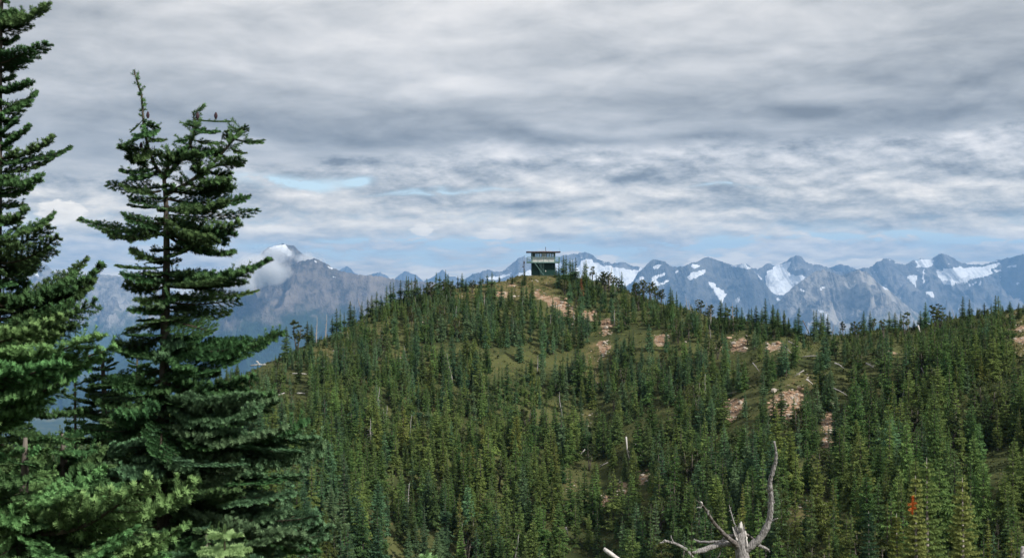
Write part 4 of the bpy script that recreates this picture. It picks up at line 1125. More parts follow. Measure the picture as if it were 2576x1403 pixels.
rs = np.random.default_rng(123)
n = 36000; u_ = rs.uniform(-100, 2700, n); Yr_ = np.interp(u_, RDEP[:, 0], RDEP[:, 1]); Y_ = Yr_ + 1 - rs.random(n) * (Yr_ - 130); X_ = (u_ - CX) / F * Y_
uu, vv = project(X_, Y_, hill(X_, Y_)); k_ = (patch(EARTH, uu, vv, 6) < .3) & (np.hypot(X_ - TX, Y_ - TY) > 4.5)
# shrubs as leaf tufts: many small upright triangles
def shrub_stuff(X, Y):
    r = np.random.default_rng(6); Z = hill(X, Y); n = len(X); m = 13
    d = r.normal(size=(n, m, 3)); d[..., 2] = np.abs(d[..., 2]) + .2; d /= np.linalg.norm(d, axis=-1)[..., None]
    s = r.uniform(.08, .32, (n, 1, 1)) + .25 * (r.random((n, 1, 1)) < .12); c = np.stack([X, Y, Z], -1)[:, None, :]
    p = c + d * s * r.uniform(.2, .8, (n, m, 1)); w = np.cross(d, r.normal(size=(n, m, 3))); w /= np.linalg.norm(w, axis=-1)[..., None] + 1e-9; w *= s * .28
    q = c + d * s * r.uniform(.8, 1.2, (n, m, 1))
    V = np.stack([p - w, p + w, q], 2).reshape(-1, 3)
    add('low_shrubs', mesh_from('low_shrubs', V, np.arange(len(V)).reshape(-1, 3), [M_SHRUB]), kind='stuff', label='low heath shrubs covering the ground between the trees')
shrub_stuff(X_[k_][:32000], Y_[k_][:32000])
def in_patches(polys, n, seed, lo=0.3):
    r = np.random.default_rng(seed); xs = []; ys = []
    for p in polys:
        p = np.array(p); a = p[:, 0].min(), p[:, 0].max(), p[:, 1].min(), p[:, 1].max()
        area = (a[1] - a[0]) * (a[3] - a[2]); m = int(n * area / 9000) + 10
        for _ in range(m):
            u, v = r.uniform(a[0] - 4, a[1] + 4), r.uniform(a[2] - 3, a[3] + 3)
            if inpoly(np.array([u]), np.array([v]), p)[0] or r.random() < .15:
                g = ground_at(u, v, 160); xs.append(g.x); ys.append(g.y)
    return np.array(xs), np.array(ys)
ex, ey = in_patches(EARTH, 480, 77)
h = len(ex) // 2; idx = rs.permutation(len(ex))
blob_stuff('orange_scree', M_ORANGE_STONE, 0, (ex[idx[:h]], ey[idx[:h]]), lambda r, n: r.gamma(2.0, .055, n) + .05, 'scattered orange scree stones on the bare patches', .6, 8, .18)
blob_stuff('pale_scree', M_STONE, 0, (ex[idx[h:]], ey[idx[h:]]), lambda r, n: r.gamma(2.0, .05, n) + .05, 'scattered pale stones on the bare patches', .6, 9, .18)
gx, gy = in_patches(GRASSY, 50, 78)
blob_stuff('grass_stones', M_STONE, 0, (gx, gy), lambda r, n: r.gamma(2.0, .045, n) + .04, 'small pale stones lying in the grass', .55, 10, .18)

# boulders one can pick out
BOULD = [(1525, 827, .55, 'pale rounded boulder at the foot of the orange boulder heap', 0), (1518, 816, .42, 'orange boulder above the pale rounded one in the gully', 1), (1530, 812, .40, 'orange block on the right of the gully boulder heap', 1),
         (1414, 763, .42, 'white boulder at the top of the orange gully', 0), (1432, 772, .40, 'pale block on the right side of the orange gully', 0), (1293, 748, .45, 'pale boulder in the grass left of the trail', 0), (1492, 788, .42, 'orange boulder between two dark firs near the gully', 1),
         (1844, 866, .55, 'large pale boulder of the right shoulder talus', 0), (1846, 873, .45, 'orange boulder just under the large pale one', 1), (1871, 868, .40, 'orange boulder in the narrow talus strip on the right shoulder', 1), (1872, 877, .40, 'pale boulder low in the narrow talus strip', 0),
         (1958, 866, .55, 'orange boulder under the right skyline firs', 1), (2011, 981, .45, 'orange block at the top of the large scree', 1), (1974, 1022, .45, 'pale slab in the middle of the large scree', 0), (2092, 1022, .42, 'white boulder above the long narrow scar', 0),
         (1946, 985, .6, 'white-topped dark boulder above the large orange scree', 0), (1862, 1015, .42, 'pale block beside the reddish bare patch', 0), (2219, 987, .34, 'lone white stone on the green right slope', 0), (1520, 863, .38, 'pale block in the lower gully', 0), (1516, 893, .32, 'small pale stone at the foot of the gully', 0),
         (1440, 816, .24, 'tiny white stone on the slope below the trail', 0), (1724, 863, .26, 'small white stone right of the orange ledge', 0)]
def boulder_mesh(seed, mat):
    r = np.random.default_rng(seed); n = 40; d = r.normal(size=(n, 3)); d /= np.linalg.norm(d, axis=1)[:, None]
    import bmesh
    bm = bmesh.new()
    for p in d * r.uniform(.8, 1.0, (n, 1)) * np.array([1, .9, .72]): bm.verts.new(p)
    bmesh.ops.convex_hull(bm, input=bm.verts)
    me = bpy.data.meshes.new('boulder'); bm.to_mesh(me); bm.free(); me.materials.append(mat); return me
for k, (u, v, s, lab, o_) in enumerate(BOULD):
    g = ground_at(u, v, 160); ob = add('boulder', boulder_mesh(k, M_ORANGE_STONE if o_ else M_STONE), loc=(g.x, g.y - .2, g.z + s * .25), label=lab, cat='boulder', group='boulders on the hillside')
    ob.scale = (s, s, s); ob.rotation_euler = (0, 0, k * 1.3)

# fallen and leaning bleached trunks
LOGS = [(cE((355, 555), (422, 642)), 'thin grey pole leaning in firs above the antler-like snag', 1), (cE((850, 630), (752, 695)), 'grey fallen log slanting above the cut bank', 1),
        (cE((840, 500), (985, 488)), 'pale fallen log lying level under the right skyline', 1), (cE((1145, 560), (1185, 572), (1238, 612)), 'white arched log on the right slope', 0),
        (cE((1455, 565), (1525, 602)), 'white fallen log right of the arched one', 0), (cE((870, 715), (935, 762)), 'pale curved log above the large orange scree', 0),
        (cE((1135, 800), (1200, 830), (1268, 872)), 'grey log sloping below the grey dead branches on the right', 1), (cE((80, 870), (212, 833)), 'thin grey log lying above the reddish bare patch', 1),
        (cE((660, 400), (737, 472)), 'grey log slanting down from the orange patch under the skyline', 1), (cE((700, 350), (792, 402)), 'grey leaning log right of the skyline firs', 1),
        (cB((572, 586), (720, 590)), 'white fallen log lying level on the left slope', 0), (cB((130, 500), (290, 490)), 'bleached log lying level at far left of the slope', 0),
        (cB((190, 455), (225, 488)), 'short bleached stick propped on the far-left log', 0), (cB((370, 835), (495, 788)), 'tan fallen log near the foreground fir tip', 0), (cB((620, 797), (705, 797)), 'short white log below the long white one', 0),
        (cC((1540, 340), (1548, 450), (1570, 560)), 'tall bleached trunk leaning on the middle slope', 0), (cC((1610, 390), (1640, 430), (1672, 520)), 'grey crooked trunk right of the tall bleached one', 1),
        (cC((1310, 605), (1380, 565)), 'grey log lying in the middle slope opening', 1), (cC((1010, 1130), (1030, 1215)), 'short white trunk standing low in mid-slope firs', 0), (cC((990, 940), (1015, 990)), 'short white stick above the standing white trunk', 0),
        (cC((340, 1268), (412, 1302)), 'grey log end above the bottom edge, left of centre', 1), (cC((350, 1403), (405, 1318)), 'grey stick slanting from the bottom edge left of centre', 1), (cC((1180, 450), (1125, 520)), 'short grey curved stick in dark firs of mid slope', 1),
        (cE((1980, 600), (2041, 740)), 'thin grey leaning pole at the right of the slope', 1), (c7((2160, 950), (2185, 990), (2212, 1075)), 'bleached leaning trunk under the right-hand skyline', 0), (c7((1440, 960), (1470, 1080)), 'bleached trunk standing below the pine clump at right', 0),
        (c7((935, 1325), (1010, 1370)), 'white log left of the bushy pines on the right slope', 0), (c7((1590, 1040), (1620, 980)), 'thin grey stick below the right skyline pines', 1), (cA((1680, 700), (1735, 835)), 'thin grey leaning trunk below the dead pair', 1),
        (c7((330, 915), (365, 985), (400, 1060)), 'bare dark dead tree leaning left on the right skyline', 2)]
for k, (pts, lab, dk) in enumerate(LOGS):
    a = ground_at(*pts[0], 160); b = ground_at(*pts[-1], 160); Y = (min(a.y, b.y)) - 1.0
    W = [P(x, y, Y - .2 * i) for i, (x, y) in enumerate(pts)]
    W = [Vector((w.x, w.y, max(w.z, float(hill(w.x, w.y)) + .05))) for w in W]
    if len(W) == 2: W.insert(1, (W[0] + W[1]) / 2 + Vector((0, 0, .06)))
    c = W[0].copy(); W = [w - c for w in W]
    root = add('fallen_log', None, loc=c, label=lab, cat='fallen log', group='bleached fallen logs on the hillside')
    mat = (M_WHITEWOOD, M_GREYWOOD, M_DARKWOOD)[dk]
    mb = MB(); mb.tube([tuple(w) for w in W], np.linspace(.11, .05, len(W)) * (1.2 if dk == 0 else .9), 7, .06); add('log_trunk', mb.mesh('log_trunk', mat, True), parent=root)
    mb = MB()
    for j in range(5 if dk < 2 else 12):
        f = RNG.uniform(.2, .95); q = W[0].lerp(W[-1], f); e = q + Vector((RNG.normal(0, .25), RNG.normal(0, .2), RNG.uniform(.1, .5)))
        mb.tube([tuple(q), tuple(q.lerp(e, .5) + Vector((.03, 0, .02))), tuple(e)], [.02, .014, .006], 4, cap=False)
    add('branch_stub', mb.mesh('branch_stub', mat), parent=root)

# ------------------------------------------------------------------ foreground firs
def brush(segs, needle=.029, step=.018, nper=10, seed=0):
    """needles round shoots. segs: list of (p0, p1, radius factor, tip flag). returns V, T, tip"""
    r = np.random.default_rng(seed); A = []; B_ = []; S = []; TP = []
    for p0, p1, f, tp in segs:
        p0 = np.asarray(p0); p1 = np.asarray(p1); L = np.linalg.norm(p1 - p0); n = max(2, int(L / step)); d = (p1 - p0) / (L + 1e-9)
        ts = (np.arange(n) + .5) / n
        A.append(p0 + d * L * ts[:, None]); B_.append(np.repeat(d[None], n, 0)); S.append(np.full(n, f)); TP.append(tp * (0.25 + .75 * ts))
        # a tuft that closes the end of the shoot
        A.append(p1[None] - d * .004); B_.append(d[None]); S.append(np.array([f * .9])); TP.append(np.array([tp]))
    A = np.concatenate(A); D = np.concatenate(B_); S = np.concatenate(S); TP = np.concatenate(TP); N = len(A)
    up = np.array([0, 0, 1.0]); u = np.cross(D, up); u /= np.linalg.norm(u, axis=1)[:, None] + 1e-6; v = np.cross(u, D)
    a = (np.arange(nper) / nper * 2 * pi)[None, :] + r.uniform(0, 6.28, (N, 1)) + r.normal(0, .25, (N, nper))
    rad = np.cos(a)[..., None] * u[:, None] + np.sin(a)[..., None] * v[:, None]
    rad[..., 2] += .22                               # needles brushed upwards
    dr = rad * .85 + D[:, None] * .62; dr /= np.linalg.norm(dr, axis=-1)[..., None]
    ln = needle * S[:, None, None] * r.uniform(.8, 1.15, (N, nper, 1))
    side = np.cross(dr, D[:, None] + .01); side /= np.linalg.norm(side, axis=-1)[..., None] + 1e-6; side = side * (.105 * needle) * (.6 + .4 * S[:, None, None])
    root = A[:, None] + rad * .003 + r.normal(0, .004, (N, nper, 3))
    V = np.stack([root - side, root + side, root + dr * ln + side * .55, root + dr * ln - side * .55], 2).reshape(-1, 3)
    q = np.arange(N * nper) * 4
    T = np.stack([np.stack([q, q + 1, q + 2], 1), np.stack([q, q + 2, q + 3], 1)], 1).reshape(-1, 3)
    return V, T, np.repeat(TP, nper * 4)

def bough_proto(L, seed, flat=1.0, mat=None):
    """a fir bough of length L along +X: wood and needles"""
    r = np.random.default_rng(seed); segs = []; wood = MB(); k = 14
    s = np.linspace(0, 1, k); ax = np.stack([s * L, .03 * L * np.sin(s * 5 + seed) * s, -.13 * L * 4 * s * (1 - s) * .8], 1)
    wood.tube(ax, np.linspace(.008 + .011 * L, .004, k), 5, .05, r)
    def at(f): return np.array([np.interp(f, s, ax[:, i]) for i in range(3)])
    st = .10 if L > .5 else 0.0
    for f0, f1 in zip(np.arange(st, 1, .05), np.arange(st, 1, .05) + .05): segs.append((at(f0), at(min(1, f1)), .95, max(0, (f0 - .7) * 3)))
    pos = max(.08, st * L) + .02; side = 1
    while pos < L - .02:
        f = pos / L
        ll = (.34 * L * min(1, (f + .25) * 1.6) * (1 - f) ** .75 + .06) * r.uniform(.7, 1.2); ll = min(ll, .42)
        side = -side
        for rep in range(2):
            an = side * r.uniform(.75, 1.05) * (1 if rep == 0 else -1) ; up = r.uniform(-.10, .22)
            d = np.array([cos(an), sin(an) * flat, up]); p0 = at(f); m = 5; pts = [p0]
            for j in range(1, m + 1):
                d2 = d.copy(); d2[2] += .35 * (j / m) ** 2 - .12; d2[0] += .25 * j / m
                pts.append(pts[-1] + d2 / np.linalg.norm(d2) * ll / m)
            wood.tube(pts, np.linspace(.005, .0025, m + 1), 3, cap=False)
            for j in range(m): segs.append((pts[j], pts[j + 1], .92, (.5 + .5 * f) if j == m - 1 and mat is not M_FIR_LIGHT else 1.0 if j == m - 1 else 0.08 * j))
            g = .045
            while g < ll - .02:
                q = g / ll; jj = min(m - 1, int(q * m)); p = pts[jj] + (pts[jj + 1] - pts[jj]) * (q * m - jj); dd = (pts[jj + 1] - pts[jj]); dd /= np.linalg.norm(dd)
                for sg in (-1, 1):
                    if r.random() < .18: continue
                    per = np.array([-dd[1], dd[0], 0]) * sg
                    sl = min(.10, (ll - g) * .6) * r.uniform(.6, 1.15) + .02
                    e = p + (dd * .62 + per * .75 + np.array([0, 0, r.uniform(-.05, .40)])) * sl
                    segs.append((p, e, .85, r.uniform(.1, .8) * (.35 + .65 * f) if mat is not M_FIR_LIGHT else r.uniform(.3, 1)))  # young tips, dimmed towards the bough base to paint in the shaded interior
                g += .062
        if r.random() < .45:                               # short upright shoot
            p = at(f); segs.append((p, p + np.array([.03, 0, r.uniform(.05, .10)]), .85, .9))
        pos += .072 + .014 * L
    V, T, tp = brush(segs, seed=seed, **(dict(needle=.023, step=.013, nper=11) if mat is M_FIR_LIGHT else {}))
    return V, T, tp, wood

BOUGH = {}
def bough(L, mat, which):
    sizes = (.28, .45, .7, 1.0, 1.4); c = min(sizes, key=lambda q: abs(math.log(q / L)))
    key = (c, mat.name, which % 2)
    if key not in BOUGH:
        V, T, tp, wood = bough_proto(c, int(c * 100) + which % 2, 1.0, mat)
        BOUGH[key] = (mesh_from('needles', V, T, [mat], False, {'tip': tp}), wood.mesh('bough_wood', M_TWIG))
    return c, BOUGH[key]

def near_fir(label, trunk_px, radii, Y, boughs, mat, fill=None, extra_mats=(), seed=0, cat='fir tree', base_z=None, forks=()):
    """trunk_px: picture points (top last) turned into places at distance Y; boughs: (start x, y, tip x, y, tip nearer by)"""
    r = np.random.default_rng(seed)
    tp = [P(x, y, Y + dy) for x, y, dy in trunk_px]
    gz = float(hill(tp[0].x, tp[0].y)) - .1
    base = Vector((tp[0].x, tp[0].y, gz))
    root = add('fir_tree', None, loc=base, label=label, cat=cat, group=None)
    mb = MB(); pts = [(0, 0, 0), tuple((tp[0] - base) * .5)] + [tuple(p - base) for p in tp]
    rr = [radii[0] * 1.6, radii[0] * 1.3] + list(np.linspace(radii[0], radii[1], len(tp)))
    mb.tube(pts, rr, 10, .06, r)
    add('trunk', mb.mesh('near_trunk', M_BARK, True), parent=root)
    n = 0
    segs = []
    for fk in forks:
        f, ra, rb, leaf = fk
        fp = [P(x, y, Y + dy) - base for x, y, dy in f]
        mb = MB(); mb.tube([tuple(p) for p in fp], np.linspace(ra, rb, len(fp)), 7, .05, r); lo = add('leader', mb.mesh('leader', M_BARK, True), parent=root)
        if leaf:
            for a, b in zip(fp[:-1], fp[1:]):
                segs.append((np.array(a), np.array(b), min(1.0, leaf), .3)); q = 0.0
                while q < 1:
                    p = np.array(a.lerp(b, q))
                    for _ in range(2):
                        an = r.uniform(0, 6.28); d = np.array([cos(an), sin(an), r.uniform(.0, .9)]); L = (r.uniform(.07, .17) if leaf > 1 else r.uniform(.015, .045))
                        segs.append((p, p + d * L, .95, .5))
                    q += .035 / max(.04, (b - a).length) * (1 if leaf > 1 else 1.6)
    def put(a, b, m, roll=None, thick=1.0):
        nonlocal n
        d = b - a; L = max(.12, d.length); c, (nm, wm) = bough(L, m, n); n += 1
        o = add('bough', wm, parent=root, loc=a - base); o.rotation_mode = 'XYZ'
        az = math.atan2(d.y, d.x); pt = math.asin(max(-1, min(1, d.z / d.length)))
        o.rotation_euler = (r.normal(0, .38) if roll is None else roll, -pt, az); s = L / c; o.scale = (s, s * thick, s * float(r.uniform(.3, 1.5)))
        add('needles', nm, parent=o)
    for b in boughs:
        x0, y0, x1, y1, dn = b[:5]; m = mat if len(b) < 6 else b[5]
        put(P(x0, y0, Y + (b[6] if len(b) > 6 else 0)), P(x1, y1, Y - dn), m)
    if fill:
        for (ya, yb, wa, wb, dens, droop) in fill:
            y = ya
            while y < yb:
                f = (y - ya) / (yb - ya); w = (wa + (wb - wa) * f) / F * Y
                # centre of trunk at this height
                k = [(p[1], p[0], p[2]) for p in trunk_px]; k.sort(); cx = float(np.interp(y, [q[0] for q in k], [q[1] for q in k])); cdy = float(np.interp(y, [q[0] for q in k], [q[2] for q in k]))
                c = P(cx, y, Y + cdy)
                nb = 5
                a0 = r.uniform(0, 6.28)
                for j in range(nb):
                    an = a0 + j * 6.283 / nb + r.normal(0, .3); L = w * r.uniform(.6, 1.08)
                    e = c + Vector((cos(an) * L, sin(an) * L, -L * droop * r.uniform(.3, 1.2) + L * .12))
                    m = mat if not extra_mats or r.random() > .35 else extra_mats[int(r.integers(len(extra_mats)))]
                    put(c, e, m)
                y += dens * r.uniform(.8, 1.2)
    if segs:
        V, T, t_ = brush(segs, seed=seed + 5)
        add('leader_needles', mesh_from('leader_needles', V, T, [mat], False, {'tip': t_}), parent=root)
    return root, base, put

# the fork-topped fir
t2 = [(412, 1420, 0), (410, 1200, 0), (412, 1000, 0), (416, 800, 0), (420, 650, 0), (418, 520, 0), (412, 440, 0)]
b2 = [  # around the bare left leader
    (360, 300, 330, 330, .05), (365, 330, 318, 362, .1), (360, 310, 398, 318, .1), (372, 345, 408, 352, .1), (378, 375, 302, 368, .1), (385, 390, 410, 385, .2), (385, 385, 330, 400, -.2),
    (370, 360, 350, 400, .3), (365, 320, 365, 340, .3), (395, 420, 305, 428, .1), (400, 430, 330, 446, .25), (405, 470, 272, 462, .0), (405, 480, 315, 470, .3),
    # right leaders
    (487, 320, 475, 312, .1), (487, 300, 575, 305, .05), (485, 320, 545, 330, .2), (480, 345, 448, 355, .1), (478, 350, 545, 360, .1), (470, 372, 446, 380, .2), (475, 365, 535, 380, .2),
    (460, 395, 500, 385, .3), (455, 400, 420, 390, .2), (600, 345, 618, 317, .1), (590, 350, 655, 356, .0), (580, 362, 570, 330, .1), (580, 370, 610, 385, .1), (560, 390, 605, 415, .1),
    (560, 395, 530, 380, .2), (545, 415, 608, 400, .2), (520, 430, 580, 440, .1), (510, 450, 500, 410, .2), (500, 450, 555, 455, .2), (480, 465, 580, 462, .15), (424, 410, 402, 398, .1), (424, 410, 452, 395, .1),
    # right side tiers
    (420, 480, 580, 470, .0), (420, 500, 625, 492, .1), (420, 520, 560, 505, .4), (420, 540, 648, 530, .1), (420, 550, 600, 560, .3), (420, 570, 585, 585, .2), (420, 590, 585, 632, .0), (420, 580, 540, 600, .5),
    (420, 690, 672, 652, .05), (420, 700, 630, 680, .3), (418, 720, 560, 700, .5), (418, 750, 645, 730, .1), (418, 760, 600, 760, .3), (418, 780, 575, 785, .1), (418, 640, 470, 625, .3),
    # left side tiers
    (415, 505, 330, 500, .2), (415, 520, 325, 515, .1), (418, 560, 318, 545, .3), (418, 575, 205, 552, .0), (418, 580, 265, 580, .15), (418, 650, 338, 632, .1), (418, 670, 300, 668, .1), (418, 690, 312, 690, .3),
    (418, 720, 320, 712, .2), (416, 760, 330, 780, .3), (416, 800, 320, 830, .3),
    # lower right
    (416, 850, 690, 840, .1), (416, 880, 712, 835, .2), (416, 870, 620, 855, .5), (416, 800, 540, 830, .6), (415, 930, 600, 905, .5), (414, 960, 640, 950, .3),
    (412, 1000, 690, 1000, .5, M_FIR_BLUE), (412, 1010, 640, 985, .7, M_FIR_BLUE), (412, 1060, 760, 1060, .4), (412, 1080, 815, 1112, .2, M_FIR_BLUE), (412, 1100, 745, 1130, .5, M_FIR_BLUE),
    (411, 1120, 600, 1190, .9, M_FIR_BLUE), (411, 1180, 700, 1210, .6), (411, 1240, 715, 1290, .7, M_FIR_BLUE), (411, 1250, 828, 1325, .1, M_FIR_BLUE), (411, 1300, 800, 1380, .3), (411, 1330, 700, 1400, .7, M_FIR_BLUE), (411, 1200, 600, 1230, 1.0), (412, 1050, 790, 1095, .4, M_FIR_BLUE), (412, 1060, 720, 1070, .7, M_FIR_BLUE), (412, 1090, 800, 1135, .3, M_FIR_BLUE), (411, 1230, 800, 1300, .5, M_FIR_BLUE), (411, 1260, 760, 1340, .8, M_FIR_BLUE), (411, 1270, 820, 1345, .3, M_FIR_BLUE), (411, 1150, 760, 1190, .4, M_FIR_BLUE), (411, 1190, 740, 1240, .6, M_FIR_BLUE), (412, 990, 640, 1030, .8, M_FIR_BLUE), (413, 940, 690, 985, .4), (411, 1290, 700, 1345, 1.0, M_FIR_BLUE), (411, 1130, 610, 1165, 1.0, M_FIR_BLUE),
    # lower left
    (414, 900, 300, 880, .3), (414, 950, 290, 960, .3), (412, 1000, 250, 1010, .2), (412, 1050, 260, 1060, .4), (412, 1100, 240, 1130, .3)]
fork = [([(412, 445, 0), (395, 425, 0), (375, 385, -.05), (362, 320, -.05), (356, 240, -.05), (337, 178, -.05)], .022, .007, .85),
        ([(412, 445, 0), (425, 415, -.03), (424, 380, -.03)], .018, .006, 1.1),
        ([(412, 450, 0), (448, 410, .05), (478, 365, .05), (490, 325, .05), (486, 284, .05)], .024, .007, 1.15),
        ([(416, 490, 0), (470, 462, -.05), (530, 420, -.1), (580, 360, -.1), (612, 322, -.1)], .024, .007, 1.2)]
near_fir('tall foreground fir whose top splits into several leaders, one bare and tilted', t2, (.075, .018), 15.0, b2, M_FIR,
         fill=[(470, 560, 26, 36, 26, .0), (560, 700, 45, 60, 30, .25), (700, 830, 70, 95, 34, .3), (840, 1000, 120, 170, 42, .35), (1010, 1400, 190, 290, 42, .4)], extra_mats=(M_FIR_BLUE,), seed=3, forks=fork)
# dark purple cones and bark details near the top
def cone(p, h, i):
    mb = MB(); z = np.linspace(0, 1, 7); mb.tube([(0, 0, a * h) for a in z], np.array([.35, .85, 1, 1, .9, .65, .2]) * h * .24, 8, .08)
    me = mb.mesh('cone', M_CONE); return me
M_CONE = mat_noise('purple_cone', (0.03, 0.018, 0.03), (0.07, 0.045, 0.05), 60)
fir2 = bpy.data.objects['fir_tree'] if False else [o for o in COL.objects if o.get('label', '').startswith('tall foreground fir')][0]
for i, (x, y) in enumerate([(543, 300), (372, 298), (355, 375), (785 * 0 + 497, 300)]):
    add('cone', cone(None, .075, i), parent=fir2, loc=P(x, y, 14.9) - fir2.location)

# left edge fir: trunk just outside the picture
b1 = []
rr1 = np.random.default_rng(8)
for (y0, tx, ty) in [(60, 60, 40), (40, 112, 12), (70, 75, 60), (140, 118, 110), (150, 80, 128), (170, 60, 150), (215, 74, 205), (270, 88, 235), (280, 70, 262), (330, 40, 300), (360, 70, 318), (385, 130, 343), (400, 172, 372), (420, 130, 398),
                     (440, 100, 440), (470, 80, 470), (500, 60, 515), (545, 62, 525), (585, 130, 540), (620, 125, 570), (650, 150, 600), (660, 120, 625), (700, 90, 655), (745, 185, 690), (770, 215, 650), (760, 250, 668), (790, 235, 700), (800, 180, 755),
                     (830, 200, 780), (850, 240, 770), (30, 30, 30), (100, 40, 95), (190, 35, 190)]:
    b1.append((-15, y0 + 12, tx, ty, float(rr1.uniform(-.2, .4))))
near_fir('dark fir cut off by the left edge of the picture', [(-22, 1420, 0), (-20, 1000, 0), (-15, 500, 0), (-8, 150, 0), (0, -20, 0), (2, -80, 0)], (.10, .02), 14.0, b1, M_FIR,
         fill=[(-60, 60, 20, 40, 26, .2), (60, 300, 35, 50, 34, .2), (300, 700, 50, 90, 38, .25), (700, 1000, 110, 170, 40, .3), (1000, 1400, 200, 260, 42, .4)], seed=4)

# nearer yellow-green fir whose boughs reach in from the left
b3 = [(-150, 900, 290, 868, .2), (-150, 880, 240, 838, .5), (-150, 860, 160, 800, .3), (-150, 900, 150, 905, .6), (-150, 950, 160, 955, .4), (-150, 980, 165, 990, .2), (-150, 930, 250, 900, .1), (-150, 840, 100, 830, .5), (-150, 1000, 110, 1010, .2), (-150, 1060, 60, 1052, .1)]
near_fir('yellow-green fir reaching in from beyond the left edge, lit by the sun', [(-170, 1440, 0), (-165, 1100, 0), (-160, 800, 0), (-155, 640, 0), (-152, 540, 0)], (.08, .02), 11.5, b3, M_FIR_LIGHT,
         fill=[(560, 800, 40, 150, 28, .2), (800, 1400, 180, 300, 36, .35)], seed=6)

# lower young firs in front
b4 = [(60, 1320, 488, 1205, .1), (60, 1330, 380, 1215, .4), (60, 1340, 300, 1240, .2), (60, 1430, 458, 1322, .1), (60, 1440, 400, 1345, .3), (60, 1430, 330, 1330, .5), (60, 1450, 420, 1395, .1), (60, 1440, 250, 1385, .3), (60, 1480, 300, 1410, .4), (60, 1250, 250, 1180, .2), (60, 1280, 200, 1230, .4), (60, 1470, 360, 1400, .2)]
near_fir('bright low fir with pale yellow-green bough tips at the lower left', [(50, 1600, 0), (55, 1450, 0), (58, 1300, 0), (62, 1180, 0), (64, 1100, 0)], (.06, .012), 9.0, b4, M_FIR_LIGHT,
         fill=[(1130, 1250, 50, 150, 34, .2), (1250, 1560, 200, 380, 36, .3)], extra_mats=(M_FIR,), seed=9)
near_fir('dark young fir between the left-edge fir and the fork-topped fir', [(262, 1420, 0), (262, 1150, 0), (262, 1000, 0), (258, 900, 0), (256, 882, 0)], (.045, .012), 16.0,
         [(258, 915, 225, 905, .1), (258, 925, 292, 912, 0), (260, 950, 215, 955, .1), (260, 960, 300, 960, .2), (262, 985, 200, 975, .1), (262, 1000, 320, 1000, 0), (262, 1030, 170, 1035, .1), (262, 1050, 350, 1040, .2)], M_FIR,
         fill=[(905, 1010, 20, 65, 20, .1), (1010, 1110, 70, 120, 26, .2), (1190, 1400, 130, 190, 30, .3)], seed=11)
near_fir('small dark fir beside the fork-topped trunk', [(348, 1420, 0), (347, 1100, 0), (346, 960, 0), (345, 900, 0)], (.035, .01), 16.6,
         [(346, 915, 322, 905, 0), (346, 920, 372, 915, .1), (346, 950, 305, 950, 0), (346, 960, 385, 955, .1), (346, 1000, 290, 990, .1)], M_FIR,
         fill=[(920, 1080, 18, 70, 24, .1), (1080, 1400, 80, 130, 34, .3)], seed=12)
near_fir('slim pale sapling rising in the gap at the left', [(190, 1300, 0), (190, 1100, 0), (189, 1000, 0), (188, 905, 0)], (.02, .006), 15.6,
         [(189, 960, 178, 955, 0), (189, 970, 203, 962, 0), (189, 1000, 170, 995, 0), (189, 1010, 212, 1005, 0), (189, 1040, 160, 1040, 0), (189, 1050, 225, 1045, 0)], M_FIR_LIGHT,
         fill=[(1060, 1250, 30, 60, 26, .1)], seed=13, forks=[([(189, 1020, 0), (188, 903, 0)], .01, .004, .8)])
near_fir('dark bushy fir filling the lower left corner', [(170, 1700, 0), (165, 1350, 0), (160, 1150, 0), (158, 1090, 0)], (.06, .012), 11.0, [(165, 1180, 60, 1150, .1), (165, 1170, 260, 1130, .1), (160, 1130, 120, 1120, .1)], M_FIR,
         fill=[(1100, 1200, 60, 150, 30, .2), (1200, 1500, 190, 330, 34, .35)], seed=14)
near_fir('dark fir under the fork-topped fir at the bottom of the picture', [(520, 1800, 0), (520, 1500, 0), (520, 1400, 0), (520, 1330, 0)], (.05, .012), 12.5, [], M_FIR,
         fill=[(1330, 1420, 40, 130, 30, .3), (1420, 1600, 150, 260, 36, .35)], seed=15, extra_mats=(M_FIR_BLUE,))

def tip_whorl(label, px, py, Y, h, mat, arm):
    top = P(px, py, Y); gz = float(hill(top.x, top.y)); base = Vector((top.x, top.y, gz)); H = top.z - gz
    root = add('fir_sapling', None, loc=base, label=label, cat='sapling')
    mb = MB(); mb.tube([(0, 0, -.1), (.01, 0, H * .5), (0, 0, H - .01)], [.02, .014, .005], 6); add('stem', mb.mesh('stem', M_TWIG), parent=root)
    segs = [((0, 0, H - h * 1.15), (0, 0, H), 1.0, .9)]; r = np.random.default_rng(int(px))
    lv = 0
    z = H - h * .5
    while z > H * .3:
        nb = 5 if lv == 0 else 7; rr = arm * (1 + .55 * lv)
        a0 = .1 + lv
        for k in range(nb):
            a = a0 + k * 6.283 / nb; q = np.array([cos(a), sin(a), .10]); L = rr * r.uniform(.85, 1.1); pr = np.array([0, 0, z])
            segs.append((pr, pr + q * L, 1.0, 1.0))
            if lv:
                for g in np.arange(.35, .95, .18):
                    for sg in (-1, 1): c = pr + q * L * g; d = np.array([cos(a + sg * .8), sin(a + sg * .8), .2]); segs.append((c, c + d * L * .35 * (1.1 - g), .9, .9))
        z -= h * (.85 + .25 * lv); lv += 1
        if lv > 7: break
    V, T, tp = brush(segs, needle=.017, step=.006, nper=16, seed=3)
    add('needles', mesh_from('needles', V, T, [mat], False, {'tip': tp}), parent=root)
tip_whorl('bright green fir sapling tip in the foreground at the bottom edge', 565, 1325, 8.0, .11, M_TIP, .10)
tip_whorl('tiny green sapling tip barely above the bottom edge', 1075, 1388, 10.0, .08, M_TIP, .06)

